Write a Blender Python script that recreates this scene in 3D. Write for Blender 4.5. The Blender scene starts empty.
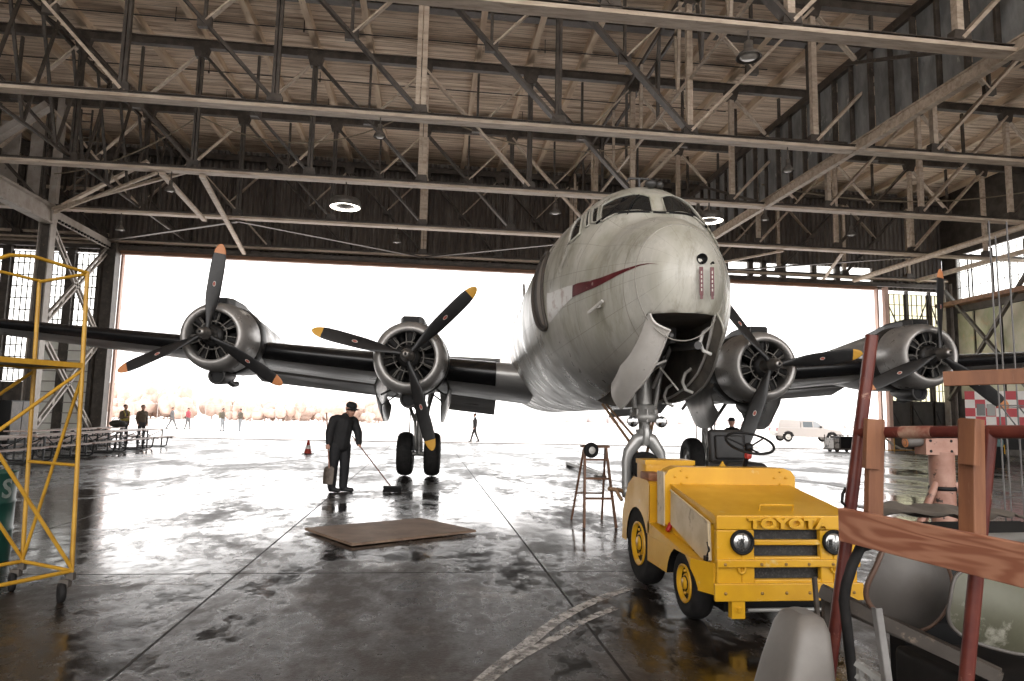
import bpy, math, random
import numpy as np
from mathutils import Vector, Matrix
random.seed(11)
PI = math.pi
scene = bpy.context.scene
COL = scene.collection
# ------------------------------------------------------------------ helpers
def V(*a): return Vector(a)
def lerp(a, b, t): return a + (b - a) * t
class MB:
    """collects shapes and links them as one mesh object"""
    def __init__(s): s.v = []; s.f = []; s.m = []; s.s = []
    def add(s, vs, fs, mi=0, sm=False):
        b = len(s.v); s.v.extend([tuple(p) for p in vs])
        for f in fs:
            s.f.append([b + i for i in f]); s.m.append(mi); s.s.append(sm)
        return s
    def box(s, c, d, rot=None, mi=0, tap=1.0):
        x, y, z = d[0]/2, d[1]/2, d[2]/2
        vs = []
        for k in (-1, 1):
            q = tap if k > 0 else 1.0
            for i, j in ((-1,-1),(1,-1),(1,1),(-1,1)):
                p = Vector((i*x*q, j*y*q, k*z))
                if rot is not None: p = rot @ p
                vs.append(p + Vector(c))
        return s.add(vs, [(3,2,1,0),(4,5,6,7),(0,1,5,4),(1,2,6,5),(2,3,7,6),(3,0,4,7)], mi)
    def rbox(s, c, d, r=.02, mi=0, rot=None, n=3):
        """box whose vertical and horizontal edges are rounded (loft of rounded rectangles)"""
        x, y, z = d[0]/2, d[1]/2, d[2]/2
        r = min(r, x*.99, y*.99, z*.99)
        rings = []
        prof = [(r*(1-math.sin(a)), -z + r*(1-math.cos(a))) for a in [PI/2*(1 - i/n) for i in range(n+1)]][::1]
        prof = [(r - r*math.sin(PI/2*i/n), -z + r - r*math.cos(PI/2*i/n)) for i in range(n+1)]
        prof += [(o, -zz) for o, zz in reversed(prof)]
        for o, zz in prof:
            ring = []
            for cx, cy, a0 in ((x-r, y-r, 0), (-x+r, y-r, PI/2), (-x+r, -y+r, PI), (x-r, -y+r, 1.5*PI)):
                for i in range(n+1):
                    a = a0 + PI/2*i/n
                    p = Vector((cx + (r-o)*math.cos(a), cy + (r-o)*math.sin(a), zz))
                    if rot is not None: p = rot @ p
                    ring.append(p + Vector(c))
            rings.append(ring)
        return s.loft(rings, caps=True, mi=mi, sm=True)
    def loft(s, rings, caps=False, mi=0, sm=True, closed=True, flip=False):
        n = len(rings[0]); vs = [p for r in rings for p in r]; fs = []
        for i in range(len(rings)-1):
            for j in range(n if closed else n-1):
                k = (j+1) % n
                f = (i*n+j, i*n+k, (i+1)*n+k, (i+1)*n+j)
                fs.append(f[::-1] if flip else f)
        s.add(vs, fs, mi, sm)
        if caps:
            s.add(rings[0], [list(range(n))[::1 if flip else -1]], mi, False)
            s.add(rings[-1], [list(range(n))[::-1 if flip else 1]], mi, False)
        return s
    def tube(s, pts, r, n=8, mi=0, caps=True, sm=True, flat=None):
        pts = [Vector(p) for p in pts]
        rs = r if isinstance(r, (list, tuple)) else [r]*len(pts)
        rings = []; prev = None
        for i, p in enumerate(pts):
            t = (pts[min(i+1, len(pts)-1)] - pts[max(i-1, 0)])
            t = t.normalized() if t.length > 1e-9 else Vector((0,0,1))
            if prev is None:
                u = t.cross(Vector((0,0,1)) if abs(t.z) < .95 else Vector((1,0,0))).normalized()
            else:
                u = (prev - t*prev.dot(t))
                u = u.normalized() if u.length > 1e-6 else t.orthogonal().normalized()
            prev = u; w = t.cross(u)
            rings.append([p + (u*math.cos(2*PI*k/n) + w*math.sin(2*PI*k/n)*(flat or 1))*rs[i] for k in range(n)])
        return s.loft(rings, caps=caps, mi=mi, sm=sm)
    def bar(s, p0, p1, w, h, up=(0,0,1), mi=0):
        p0, p1 = Vector(p0), Vector(p1); t = (p1-p0).normalized(); u = Vector(up)
        a = t.cross(u); a = a.normalized() if a.length > 1e-6 else t.orthogonal().normalized()
        b = a.cross(t).normalized()
        rings = [[p + a*i*w/2 + b*j*h/2 for i, j in ((-1,-1),(1,-1),(1,1),(-1,1))] for p in (p0, p1)]
        return s.loft(rings, caps=True, mi=mi, sm=False)
    def lathe(s, prof, o=(0,0,0), ax=(0,0,1), n=24, mi=0, sm=True, a0=0, a1=2*PI):
        o = Vector(o); ax = Vector(ax).normalized()
        u = ax.cross(Vector((0,0,1)) if abs(ax.z) < .95 else Vector((1,0,0))).normalized(); w = ax.cross(u)
        full = abs(a1-a0-2*PI) < 1e-6
        m = n if full else n+1
        rings = [[o + ax*t + (u*math.cos(a0+(a1-a0)*k/n) + w*math.sin(a0+(a1-a0)*k/n))*r for k in range(m)] for r, t in prof]
        return s.loft(rings, mi=mi, sm=sm, closed=full)
    def disc(s, c, ax, r, n=20, mi=0, sx=1.0):
        c = Vector(c); ax = Vector(ax).normalized()
        u = ax.cross(Vector((0,0,1)) if abs(ax.z) < .95 else Vector((1,0,0))).normalized(); w = ax.cross(u)
        return s.add([c + u*math.cos(2*PI*k/n)*r*sx + w*math.sin(2*PI*k/n)*r for k in range(n)], [list(range(n))], mi)
    def ell(s, c, r, n=12, mi=0, rot=None):
        c = Vector(c); vs = []; m = max(6, n//2+2)
        rings = []
        for i in range(1, m):
            a = PI*i/m
            ring = []
            for k in range(n):
                p = Vector((r[0]*math.sin(a)*math.cos(2*PI*k/n), r[1]*math.sin(a)*math.sin(2*PI*k/n), -r[2]*math.cos(a)))
                ring.append(((rot @ p) if rot is not None else p) + c)
            rings.append(ring)
        s.loft(rings, mi=mi)
        for sg, ring in ((-1, rings[0]), (1, rings[-1])):
            p = Vector((0,0,sg*r[2])); p = (rot @ p if rot is not None else p) + c
            s.add(ring+[p], [((k+1) % n, k, n) if sg < 0 else (k, (k+1) % n, n) for k in range(n)], mi, True)
        return s
    def prism(s, poly, o, ex, ey, ez, mi=0, sm=False):
        """2-D polygon in the frame (ex, ey) at o, pushed along the vector ez"""
        o, ex, ey, ez = Vector(o), Vector(ex), Vector(ey), Vector(ez); n = len(poly)
        a = [o + ex*p[0] + ey*p[1] for p in poly]; b = [p + ez for p in a]
        s.add(a + b, [(i, (i+1) % n, n+(i+1) % n, n+i) for i in range(n)], mi, sm)
        s.add(a, [list(range(n))[::-1]], mi); s.add(b, [list(range(n))], mi)
        return s
    def grid(s, fn, nu, nv, mi=0, sm=True, th=None):
        vs = [fn(i/nu, j/nv) for i in range(nu+1) for j in range(nv+1)]
        fs = [(i*(nv+1)+j, (i+1)*(nv+1)+j, (i+1)*(nv+1)+j+1, i*(nv+1)+j+1) for i in range(nu) for j in range(nv)]
        return s.add(vs, fs, mi, sm)
    def mesh(s, name, mats):
        me = bpy.data.meshes.new(name)
        me.from_pydata([tuple(p) for p in s.v], [], s.f)
        for m in (mats if isinstance(mats, (list, tuple)) else [mats]): me.materials.append(m)
        me.polygons.foreach_set('material_index', s.m); me.polygons.foreach_set('use_smooth', s.s)
        me.update(); return me
    def build(s, name, mats, parent=None, recalc=True):
        me = s.mesh(name, mats)
        if recalc:
            import bmesh
            bm = bmesh.new(); bm.from_mesh(me); bmesh.ops.recalc_face_normals(bm, faces=bm.faces); bm.to_mesh(me); bm.free()
        o = bpy.data.objects.new(name, me); COL.objects.link(o)
        if parent is not None: o.parent = parent
        return o
def link(name, me, parent=None):
    o = bpy.data.objects.new(name, me); COL.objects.link(o)
    if parent is not None: o.parent = parent
    return o
def tag(o, label=None, cat=None, group=None, kind=None):
    if label: o['label'] = label
    if cat: o['category'] = cat
    if group: o['group'] = group
    if kind: o['kind'] = kind
    return o
def thing(name, label, cat, loc=(0,0,0), rz=0., group=None, kind=None):
    o = bpy.data.objects.new(name, None); COL.objects.link(o); o.empty_display_size = .1
    o.location = loc; o.rotation_euler = (0, 0, rz)
    return tag(o, label, cat, group, kind)
def copy_tree(o, loc=None, rz=None, label=None, parent=None):
    c = o.copy(); COL.objects.link(c)
    if parent is not None: c.parent = parent
    if loc is not None: c.location = loc
    if rz is not None: c.rotation_euler = (0, 0, rz)
    if label: c['label'] = label
    for ch in list(o.children): copy_tree(ch, parent=c)
    return c
def evaluated(o, name=None):
    """replaces an object's mesh by its modifiers' result"""
    dg = bpy.context.evaluated_depsgraph_get(); dg.update()
    me = bpy.data.meshes.new_from_object(o.evaluated_get(dg), preserve_all_data_layers=True, depsgraph=dg)
    o.modifiers.clear(); o.data = me; return o
def bevel(o, w=.01, seg=2, angle=.6):
    m = o.modifiers.new('bevel', 'BEVEL'); m.width = w; m.segments = seg; m.limit_method = 'ANGLE'; m.angle_limit = angle
    m.harden_normals = False
    return o
def rotm(x=0, y=0, z=0):
    return (Matrix.Rotation(z, 3, 'Z') @ Matrix.Rotation(y, 3, 'Y') @ Matrix.Rotation(x, 3, 'X'))
def letters(text, size, depth, mat, name, parent=None, loc=(0,0,0), rot=(PI/2,0,0), bold=0.0, spacing=1.0, sx=1.0):
    cu = bpy.data.curves.new(name, 'FONT'); cu.body = text; cu.size = size; cu.extrude = depth; cu.offset = bold
    cu.align_x = 'CENTER'; cu.align_y = 'CENTER'; cu.space_character = spacing; cu.resolution_u = 3
    t = bpy.data.objects.new(name + '_curve', cu); COL.objects.link(t)
    dg = bpy.context.evaluated_depsgraph_get(); dg.update()
    me = bpy.data.meshes.new_from_object(t.evaluated_get(dg)); bpy.data.objects.remove(t)
    me.materials.clear(); me.materials.append(mat)
    o = bpy.data.objects.new(name, me); COL.objects.link(o); o.location = loc; o.rotation_euler = rot; o.scale = (sx,1,1)
    if parent is not None: o.parent = parent
    return o
# ------------------------------------------------------------------ materials
def nodes(name):
    m = bpy.data.materials.new(name); m.use_nodes = True; nt = m.node_tree
    return m, nt, nt.nodes['Principled BSDF'], (lambda t, **k: newnode(nt, t, **k))
def newnode(nt, t, **k):
    n = nt.nodes.new(t)
    for a, b in k.items():
        if a.startswith('i_'): n.inputs[a[2:].replace('_', ' ')].default_value = b
        else: setattr(n, a, b)
    return n
def c4(c): return (c[0], c[1], c[2], 1.)
# paints whose colour is already at full strength
ALB = dict(pale_door_paint=1., pale_old_wood=1., pale_wet_apron=1., beige_paint_and_lit_tone=.9, dark_steel_and_shade_tone=.85, blue_grey_sheet=1., pale_column_paint=.9, white_siding=1., trailer_white=1., trailer_red=1., haze_toned_trees=1., haze_toned_shore=1., haze_toned_fence=1., wing_aluminium=.85, engine_cowl_metal=.82, weathered_aluminium=.8, car_white=.9, pale_jeans=1., grey_jacket=1., khaki_jacket=1., pink_red_jacket=1., grey_trousers=1., stained_green_panel=1., skin=.9, pinkish_jamb_paint=.9)
def mat(name, c1, c2=None, rough=.5, metal=0., scale=3., stretch=(1,1,1), lo=.4, hi=.62, bump=0., bscale=None, c3=None, s3=9., lo3=.6, hi3=.68, rvar=0., spec=.5, detail=6.):
    q = ALB.get(name, .74); c1, c2, c3 = [None if c is None else tuple(v*q for v in c) for c in (c1, c2, c3)]
    m, nt, P, N = nodes(name); L = nt.links
    P.inputs['Base Color'].default_value = c4(c1); P.inputs['Roughness'].default_value = rough; P.inputs['Metallic'].default_value = metal
    P.inputs['Specular IOR Level'].default_value = spec
    if c2 is None and not bump: return m
    tc = N('ShaderNodeTexCoord'); mp = N('ShaderNodeMapping'); mp.inputs['Scale'].default_value = stretch
    L.new(tc.outputs['Object'], mp.inputs['Vector'])
    nz = N('ShaderNodeTexNoise', i_Scale=scale, i_Detail=detail, i_Roughness=.62); L.new(mp.outputs[0], nz.inputs['Vector'])
    if c2 is not None:
        rp = N('ShaderNodeValToRGB'); e = rp.color_ramp.elements
        e[0].position = lo; e[0].color = c4(c1); e[1].position = hi; e[1].color = c4(c2)
        L.new(nz.outputs['Fac'], rp.inputs['Fac']); out = rp.outputs['Color']
        if c3 is not None:
            n3 = N('ShaderNodeTexNoise', i_Scale=s3, i_Detail=8., i_Roughness=.7); L.new(mp.outputs[0], n3.inputs['Vector'])
            r3 = N('ShaderNodeMapRange', i_From_Min=lo3, i_From_Max=hi3); L.new(n3.outputs['Fac'], r3.inputs['Value'])
            mx = N('ShaderNodeMix', data_type='RGBA'); L.new(r3.outputs[0], mx.inputs['Factor']); L.new(out, mx.inputs['A'])
            mx.inputs['B'].default_value = c4(c3); out = mx.outputs['Result']
        L.new(out, P.inputs['Base Color'])
        if rvar:
            rr = N('ShaderNodeMapRange', i_From_Min=.35, i_From_Max=.65, i_To_Min=max(0, rough-rvar), i_To_Max=min(1, rough+rvar))
            L.new(nz.outputs['Fac'], rr.inputs['Value']); L.new(rr.outputs[0], P.inputs['Roughness'])
    if bump:
        nb = N('ShaderNodeTexNoise', i_Scale=bscale or scale*4, i_Detail=4.); L.new(mp.outputs[0], nb.inputs['Vector'])
        bp = N('ShaderNodeBump', i_Strength=bump, i_Distance=.02); L.new(nb.outputs['Fac'], bp.inputs['Height']); L.new(bp.outputs[0], P.inputs['Normal'])
    return m
def glass(name, col=(.8,.85,.82), rough=.1, clear=.5, trans=.5):
    """dirty thin pane: part clear, part translucent"""
    m, nt, P, N = nodes(name); L = nt.links; out = nt.nodes['Material Output']
    a = N('ShaderNodeBsdfTransparent'); a.inputs[0].default_value = c4(col)
    b = N('ShaderNodeBsdfTranslucent'); b.inputs[0].default_value = c4(col)
    g = N('ShaderNodeBsdfGlossy'); g.inputs['Roughness'].default_value = rough
    m1 = N('ShaderNodeMixShader'); m1.inputs[0].default_value = 1-clear; L.new(a.outputs[0], m1.inputs[1]); L.new(b.outputs[0], m1.inputs[2])
    m2 = N('ShaderNodeMixShader'); m2.inputs[0].default_value = .04; L.new(m1.outputs[0], m2.inputs[1]); L.new(g.outputs[0], m2.inputs[2])
    L.new(m2.outputs[0], out.inputs['Surface']); return m
BEIGE = mat('beige_paint_and_lit_tone', (.64,.54,.43), (.40,.31,.23), rough=.55, scale=2.2, stretch=(.6,3,3), lo=.38, hi=.66, c3=(.15,.09,.06), s3=7, lo3=.6, hi3=.72)  # on the trusses this tone also paints in light from the floor
STEEL = mat('dark_steel_and_shade_tone', (.095,.078,.064), (.05,.04,.032), rough=.5, scale=2.5, c3=(.25,.19,.14), s3=8, lo3=.6, hi3=.7)  # on the trusses this tone also stands for the shaded faces
BLACK = mat('black_paint', (.009,.0085,.0085), rough=.5, spec=.22)
MATTE = mat('black_rubber', (.011,.010,.010), (.022,.02,.019), rough=.75, scale=9, spec=.25)
ALU = mat('weathered_aluminium', (.42,.41,.39), (.31,.3,.285), rough=.36, metal=.45, scale=1.5, stretch=(1,1,.5), c3=(.12,.11,.10), s3=5, lo3=.6, hi3=.75, rvar=.1)
CHROME = mat('bright_metal', (.6,.6,.6), rough=.18, metal=1.)
WHITE = mat('white_paint', (.72,.7,.66), (.58,.55,.5), rough=.45)
YELLOW = mat('yellow_paint', (.80,.43,.020), (.68,.345,.013), rough=.36, scale=1.6, c3=(.80,.62,.30), s3=5, lo3=.62, hi3=.74, rvar=.08)
WORN = mat('yellow_paint_worn_white', (.72,.58,.38), (.58,.44,.26), rough=.4, scale=5, c3=(.22,.13,.06), s3=4, lo3=.6, hi3=.7)
RUSTRED = mat('red_oxide_pipe_paint', (.11,.022,.018), (.17,.042,.028), rough=.34, scale=7, c3=(.42,.24,.17), s3=15, lo3=.62, hi3=.69)
GREY = mat('grey_plastic', (.15,.135,.122), (.11,.097,.087), rough=.5, scale=4)
# ------------------------------------------------------------------ the setting
def floor_material():
    m, nt, P, N = nodes('wet_concrete'); L = nt.links
    tc = N('ShaderNodeTexCoord'); O = tc.outputs['Object']
    def noise(scale, stretch, det=7., rough=.6, dist=0.):
        mp = N('ShaderNodeMapping'); mp.inputs['Scale'].default_value = stretch; L.new(O, mp.inputs['Vector'])
        n = N('ShaderNodeTexNoise', i_Scale=scale, i_Detail=det, i_Roughness=rough, i_Distortion=dist); L.new(mp.outputs[0], n.inputs['Vector']); return n.outputs['Fac']
    def rng(v, a, b, c=0., d=1.):
        r = N('ShaderNodeMapRange', i_From_Min=a, i_From_Max=b, i_To_Min=c, i_To_Max=d); L.new(v, r.inputs['Value']); return r.outputs[0]
    def math_(op, a, b=None, c=None):
        n = N('ShaderNodeMath', operation=op)
        for i, x in enumerate((a, b, c)):
            if x is None: continue
            if isinstance(x, (int, float)): n.inputs[i].default_value = x
            else: L.new(x, n.inputs[i])
        return n.outputs[0]
    wet = noise(.55, (1., .55, 1), 8., .62, .6)             # where water stands
    fine = noise(5., (1., .6, 1), 8., .7)
    film = math_('ADD', math_('MULTIPLY', wet, .66), math_('MULTIPLY', fine, .34))
    sy = N('ShaderNodeSeparateXYZ'); L.new(O, sy.inputs[0])
    film = math_('ADD', film, rng(sy.outputs[1], 13., 17., 0., .058)); film = math_('ADD', film, rng(sy.outputs[1], 6.2, 9.0, .024, -.045))     # the slabs towards the door are swept wet, the near ones are drying
    dry = rng(film, .47, .60)
    grain = noise(38., (1,1,1), 4., .7)
    sx = N('ShaderNodeSeparateXYZ'); L.new(O, sx.inputs[0])
    def joint(v, off, step, w):
        f = math_('ABSOLUTE', math_('SUBTRACT', math_('FRACT', math_('DIVIDE', math_('SUBTRACT', v, off - step/2), step)), .5))
        return math_('LESS_THAN', math_('MULTIPLY', f, step), w)
    j = math_('MAXIMUM', joint(sx.outputs[0], 1.26, 3.01, .011), joint(sx.outputs[1], 7.04, 6.2, .013))
    mx = N('ShaderNodeMix', data_type='RGBA'); mx.inputs['A'].default_value = (.014,.011,.009,1); mx.inputs['B'].default_value = (.040,.030,.024,1); L.new(dry, mx.inputs['Factor'])
    chalk = math_('MULTIPLY', rng(noise(1.3, (1., .7, 1), 9., .7), .55, .68), rng(grain, .38, .6))
    m2 = N('ShaderNodeMix', data_type='RGBA'); L.new(math_('MULTIPLY', chalk, .8), m2.inputs['Factor']); L.new(mx.outputs['Result'], m2.inputs['A']); m2.inputs['B'].default_value = (.27,.245,.22,1)
    m3 = N('ShaderNodeMix', data_type='RGBA'); L.new(j, m3.inputs['Factor']); L.new(m2.outputs['Result'], m3.inputs['A']); m3.inputs['B'].default_value = (.006,.005,.005,1)
    L.new(m3.outputs['Result'], P.inputs['Base Color'])
    r = math_('ADD', rng(film, .43, .57, .05, .42), math_('MULTIPLY', rng(grain, .3, .7), .06))
    L.new(math_('MAXIMUM', r, math_('MULTIPLY', j, .7)), P.inputs['Roughness'])
    L.new(rng(film, .44, .60, .55, .20), P.inputs['Specular IOR Level'])
    h = math_('ADD', math_('MULTIPLY', noise(3.2, (1., .8, 1), 5., .55), .30), math_('MULTIPLY', math_('MULTIPLY', grain, math_('ADD', dry, .12)), .32))
    bp = N('ShaderNodeBump', i_Strength=.26, i_Distance=.05); L.new(h, bp.inputs['Height']); L.new(bp.outputs[0], P.inputs['Normal'])
    return m
FLOORM = floor_material()
def structure(mb, name, m, label=None, cat=None, parent=None):
    o = mb.build(name, m, parent)
    if parent is None: o['kind'] = 'structure'
    return tag(o, label, cat)
DY = 40.0                                       # the door line
structure(MB().box((2.9, 14.2, -.15), (62.4, 52.4, .3)), 'floor', FLOORM, 'wet dark concrete hangar floor reflecting the open doorway', 'floor')
APRON = mat('pale_wet_apron', (.80,.74,.70), (.66,.59,.55), rough=.5, scale=.25, stretch=(.4,1.5,1))
g_ = MB().box((10, 240.5, -.17), (700, 400, .3)); g_.box((7.3, -62.1, -.17), (300, 100, .3)); structure(g_, 'ground', APRON, 'pale airfield apron outside the open hangar doors', 'ground')
SILL = mat('threshold_concrete', (.30,.24,.21), (.2,.16,.14), rough=.7, scale=5)
structure(MB().box((3.0, 40.3, .012), (60, .22, .03)), 'trim_1', SILL, 'dark door track along the hangar threshold', 'threshold')
# roof deck of brown boards
def board_material(name, c1, c2, c3, step=.3, axis=1, st=(.25,3.,1.)):
    m, nt, P, N = nodes(name); L = nt.links
    tc = N('ShaderNodeTexCoord'); mp = N('ShaderNodeMapping'); mp.inputs['Scale'].default_value = st; L.new(tc.outputs['Object'], mp.inputs['Vector'])
    n = N('ShaderNodeTexNoise', i_Scale=1.15, i_Detail=9., i_Roughness=.70, i_Distortion=.5); L.new(mp.outputs[0], n.inputs['Vector'])
    rp = N('ShaderNodeValToRGB'); e = rp.color_ramp.elements; e[0].position = .34; e[0].color = c4(c1); e[1].position = .66; e[1].color = c4(c2)
    x = e.new(.5); x.color = c4(c3); L.new(n.outputs['Fac'], rp.inputs['Fac'])
    s = N('ShaderNodeSeparateXYZ'); L.new(tc.outputs['Object'], s.inputs[0])
    d = N('ShaderNodeMath', operation='DIVIDE'); L.new(s.outputs[axis], d.inputs[0]); d.inputs[1].default_value = step
    f = N('ShaderNodeMath', operation='FRACT'); L.new(d.outputs[0], f.inputs[0])
    l = N('ShaderNodeMath', operation='LESS_THAN'); L.new(f.outputs[0], l.inputs[0]); l.inputs[1].default_value = .06
    mx = N('ShaderNodeMix', data_type='RGBA'); L.new(l.outputs[0], mx.inputs['Factor']); L.new(rp.outputs[0], mx.inputs['A']); mx.inputs['B'].default_value = (c1[0]*.35, c1[1]*.3, c1[2]*.28, 1)
    L.new(mx.outputs['Result'], P.inputs['Base Color']); P.inputs['Roughness'].default_value = .8
    return m
DECK = board_material('brown_roof_boards', (.30,.215,.15), (.94,.83,.70), (.70,.57,.44))
ROOFZ = 16.75
structure(MB().box((2.9, 14.9, ROOFZ+.1), (62.4, 51.0, .2)), 'ceiling', DECK, 'stained brown plank roof deck above the trusses', 'ceiling')
RAFTER = mat('pale_old_wood', (.76,.63,.48), (.6,.46,.33), rough=.75, scale=1.2, stretch=(4,.5,4), c3=(.2,.13,.09), s3=3, lo3=.6, hi3=.72)
n = 0
for k in range(-13, 15):
    x = 1.62 + k*2.215
    o = MB().box((x, 20., ROOFZ-.17), (.24, 40.6, .34)).build('roof_rafter', RAFTER)
    tag(o, 'pale wooden rafter running under the plank roof deck', 'rafter', 'wooden rafters under the roof deck', 'structure')
# dark corrugated wall above the door
def ribbed(name, c1, c2, step, axis=0, stain=(.2,.2,.19), lo=.62, hi=.7, rough=.6):
    m, nt, P, N = nodes(name); L = nt.links
    tc = N('ShaderNodeTexCoord'); s = N('ShaderNodeSeparateXYZ'); L.new(tc.outputs['Object'], s.inputs[0])
    mp = N('ShaderNodeMapping'); mp.inputs['Scale'].default_value = (1.4,1.4,.35); L.new(tc.outputs['Object'], mp.inputs['Vector'])
    n = N('ShaderNodeTexNoise', i_Scale=1.3, i_Detail=8., i_Roughness=.7); L.new(mp.outputs[0], n.inputs['Vector'])
    rp = N('ShaderNodeValToRGB'); e = rp.color_ramp.elements; e[0].position = .35; e[0].color = c4(c1); e[1].position = .6; e[1].color = c4(c2)
    x = e.new(lo + .001); x.color = c4(c2); y = e.new(hi); y.color = c4(stain)
    L.new(n.outputs['Fac'], rp.inputs['Fac']); L.new(rp.outputs[0], P.inputs['Base Color']); P.inputs['Roughness'].default_value = rough
    d = N('ShaderNodeMath', operation='MULTIPLY'); L.new(s.outputs[axis], d.inputs[0]); d.inputs[1].default_value = 2*PI/step
    w = N('ShaderNodeMath', operation='SINE'); L.new(d.outputs[0], w.inputs[0])
    bp = N('ShaderNodeBump', i_Strength=.9, i_Distance=step*.25); L.new(w.outputs[0], bp.inputs['Height']); L.new(bp.outputs[0], P.inputs['Normal'])
    return m
CORR = ribbed('dark_corrugated_sheet', (.08,.066,.056), (.15,.128,.11), .3)
WIN_PANE = glass('old_white_pane', (.97,.98,.97), .2, .88)
WIN_GREEN = glass('dirty_green_pane', (.80,.79,.66), .3, .22)
LX, RX = -27.5, 33.35                         # side walls
wb = MB()
wb.box(((LX+17.9)/2, DY+.55, 13.5), (34.9-LX-17.0+1.75, .25, 6.6)) if False else None
wb.box(((LX+18.6)/2, DY+.55, 13.55), (18.6-LX, .25, 6.5))
wb.box(((28.4+RX)/2, DY+.55, 13.55), (RX-28.4, .25, 6.5))
wb.box((23.5, DY+.55, 14.25), (9.8, .25, 5.1)); wb.box((23.5, DY+.55, 10.47), (9.8, .25, .35))
for x in (20.1, 21.0, 22.3, 24.4, 26.0): wb.box((x, DY+.55, 11.2), (.34, .25, 1.3))
structure(wb, 'wall_back', CORR, 'dark corrugated wall above the hangar door', 'wall')
wn = MB().box((23.5, DY+.6, 11.2), (9.8, .02, 1.2))
structure(wn, 'window_1', WIN_PANE, 'strip of broken bright panes above the door header on the right', 'window')
# door header: beams and a rusty track
HDR = mat('rusty_header_timber', (.34,.17,.09), (.20,.10,.06), rough=.6, scale=2, stretch=(.3,3,3))
h = MB(); h.box((5.25, DY+.1, 10.28), (46.2, .35, .2)); structure(h, 'trim_2', HDR, 'orange brown rail along the underside of the door header', 'door header')
h = MB(); h.box((3.0, DY+.0, 10.52), (60., .5, .16)); h.box((3.0, DY-.15, 10.44), (60., .08, .1)); h.box((3.0, DY+.3, 10.62), (60., .1, .26))
structure(h, 'trim_3', STEEL, 'dark steel track beam of the hangar door header', 'door header')
# ------------------------------------------------------------------ roof trusses
CH = 10.8; TOPZ = 16.05; PAN = 4.43; X0 = -.55
def nodex(k): return X0 + PAN*k
K0, K1 = -6, 7
def pair(mb, p0, p1, w, gap, d):
    """two angles side by side"""
    for s in (-1, 1):
        o = Vector((0, s*(gap/2+w/4), 0)); mb.bar(Vector(p0)+o, Vector(p1)+o, w/2, d, up=(0,1,0))
    return mb
def truss(Y, which, heavy=1.0):
    t = thing('roof_truss', which, 'roof truss', (0, Y, 0), 0, None, 'structure')
    xl, xr = LX+.5, RX-.3
    b = MB(); b.box(((xl+xr)/2, 0, CH+.10), (xr-xl, .12, .17), mi=1); b.box(((xl+xr)/2, 0, CH-.0), (xr-xl, .40, .04)); b.box(((xl+xr)/2, -.185, CH+.035), (xr-xl, .025, .10)); b.box(((xl+xr)/2, .185, CH+.035), (xr-xl, .025, .10)); b.box(((xl+xr)/2, 0, CH+.195), (xr-xl, .26, .025), mi=1)
    b.build('bottom_chord', [BEIGE, STEEL], t)  # lit underside is painted in: pale flanges, dark web
    b = MB(); b.box(((xl+xr)/2, 0, TOPZ), (xr-xl, .24, .28)); b.box(((xl+xr)/2, 0, TOPZ+.16), (xr-xl, .36, .05)); b.build('top_chord', STEEL, t)
    for k in range(K0, K1+1):
        x = nodex(k); hv = k == 0
        m = MB()
        if hv: m.box((x-.08, 0, (CH+TOPZ)/2), (.14, .22, TOPZ-CH)); m.box((x+.1, -.05, (CH+TOPZ)/2), (.16, .12, TOPZ-CH))
        else: m.box((x-.055, 0, (CH+TOPZ)/2), (.09, .2, TOPZ-CH)); m.box((x+.055, 0, (CH+TOPZ)/2), (.09, .14, TOPZ-CH))
        m.build('vertical', BEIGE if (hv or k > 1) else STEEL, t)
        g = MB(); g.prism([(-.26,0),(.26,0),(.2,.34),(-.2,.34)], (x, -.13, CH+.12), (1,0,0), (0,0,1), (0,.26,0))
        g.prism([(-.32,0),(.32,0),(.2,-.42),(-.2,-.42)], (x, -.13, TOPZ-.1), (1,0,0), (0,0,1), (0,.26,0)); g.build('gusset', STEEL, t)
        if k < K1:
            a, c = (x, nodex(k+1))
            lo, hi = CH+.25, TOPZ-.25
            if k < 2: p, q, top2 = (a, 0, hi), (c, 0, lo), (c, 0, hi)      # falls to the right
            else: p, q, top2 = (c, 0, hi), (a, 0, lo), (a, 0, hi)          # right of the middle it falls to the left
            light = (k in (2, 3, 4) or (k + which.count('e')) % 5 == 0)
            pair(MB(), p, q, .18, .06, .16).build('diagonal', BEIGE if light else STEEL, t)  # pale tone stands for diagonals that catch the light
            mid = (Vector(p)+Vector(q))/2
            pair(MB(), mid, top2, .1, .06, .1).build('sub_diagonal', BEIGE, t)
            MB().box((mid.x, 0, (mid.z+hi)/2), (.09, .12, hi-mid.z)).build('hanger', STEEL, t)
            MB().box((mid.x, 0, mid.z), (.42, .16, .34)).build('mid_gusset', STEEL, t)
    return t
TY = [14.5, 20.85, 27.2, 33.6, 39.75]
for Y, lb in zip(TY, ('riveted steel roof truss nearest the camera, cut by the top of the picture', 'second beige and dark steel roof truss counted from the camera', 'middle steel roof truss, carrying the large ring lamp',
                      'steel roof truss one bay in front of the doorway', 'farthest steel roof truss, directly over the door header')):
    truss(Y, lb)
o = MB().box((3.0, 24.0, ROOFZ-.12), (60, .4, .42)).build('roof_beam', STEEL); tag(o, 'dark cross beam under the roof deck between the second and third truss', 'beam', None, 'structure')
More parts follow.
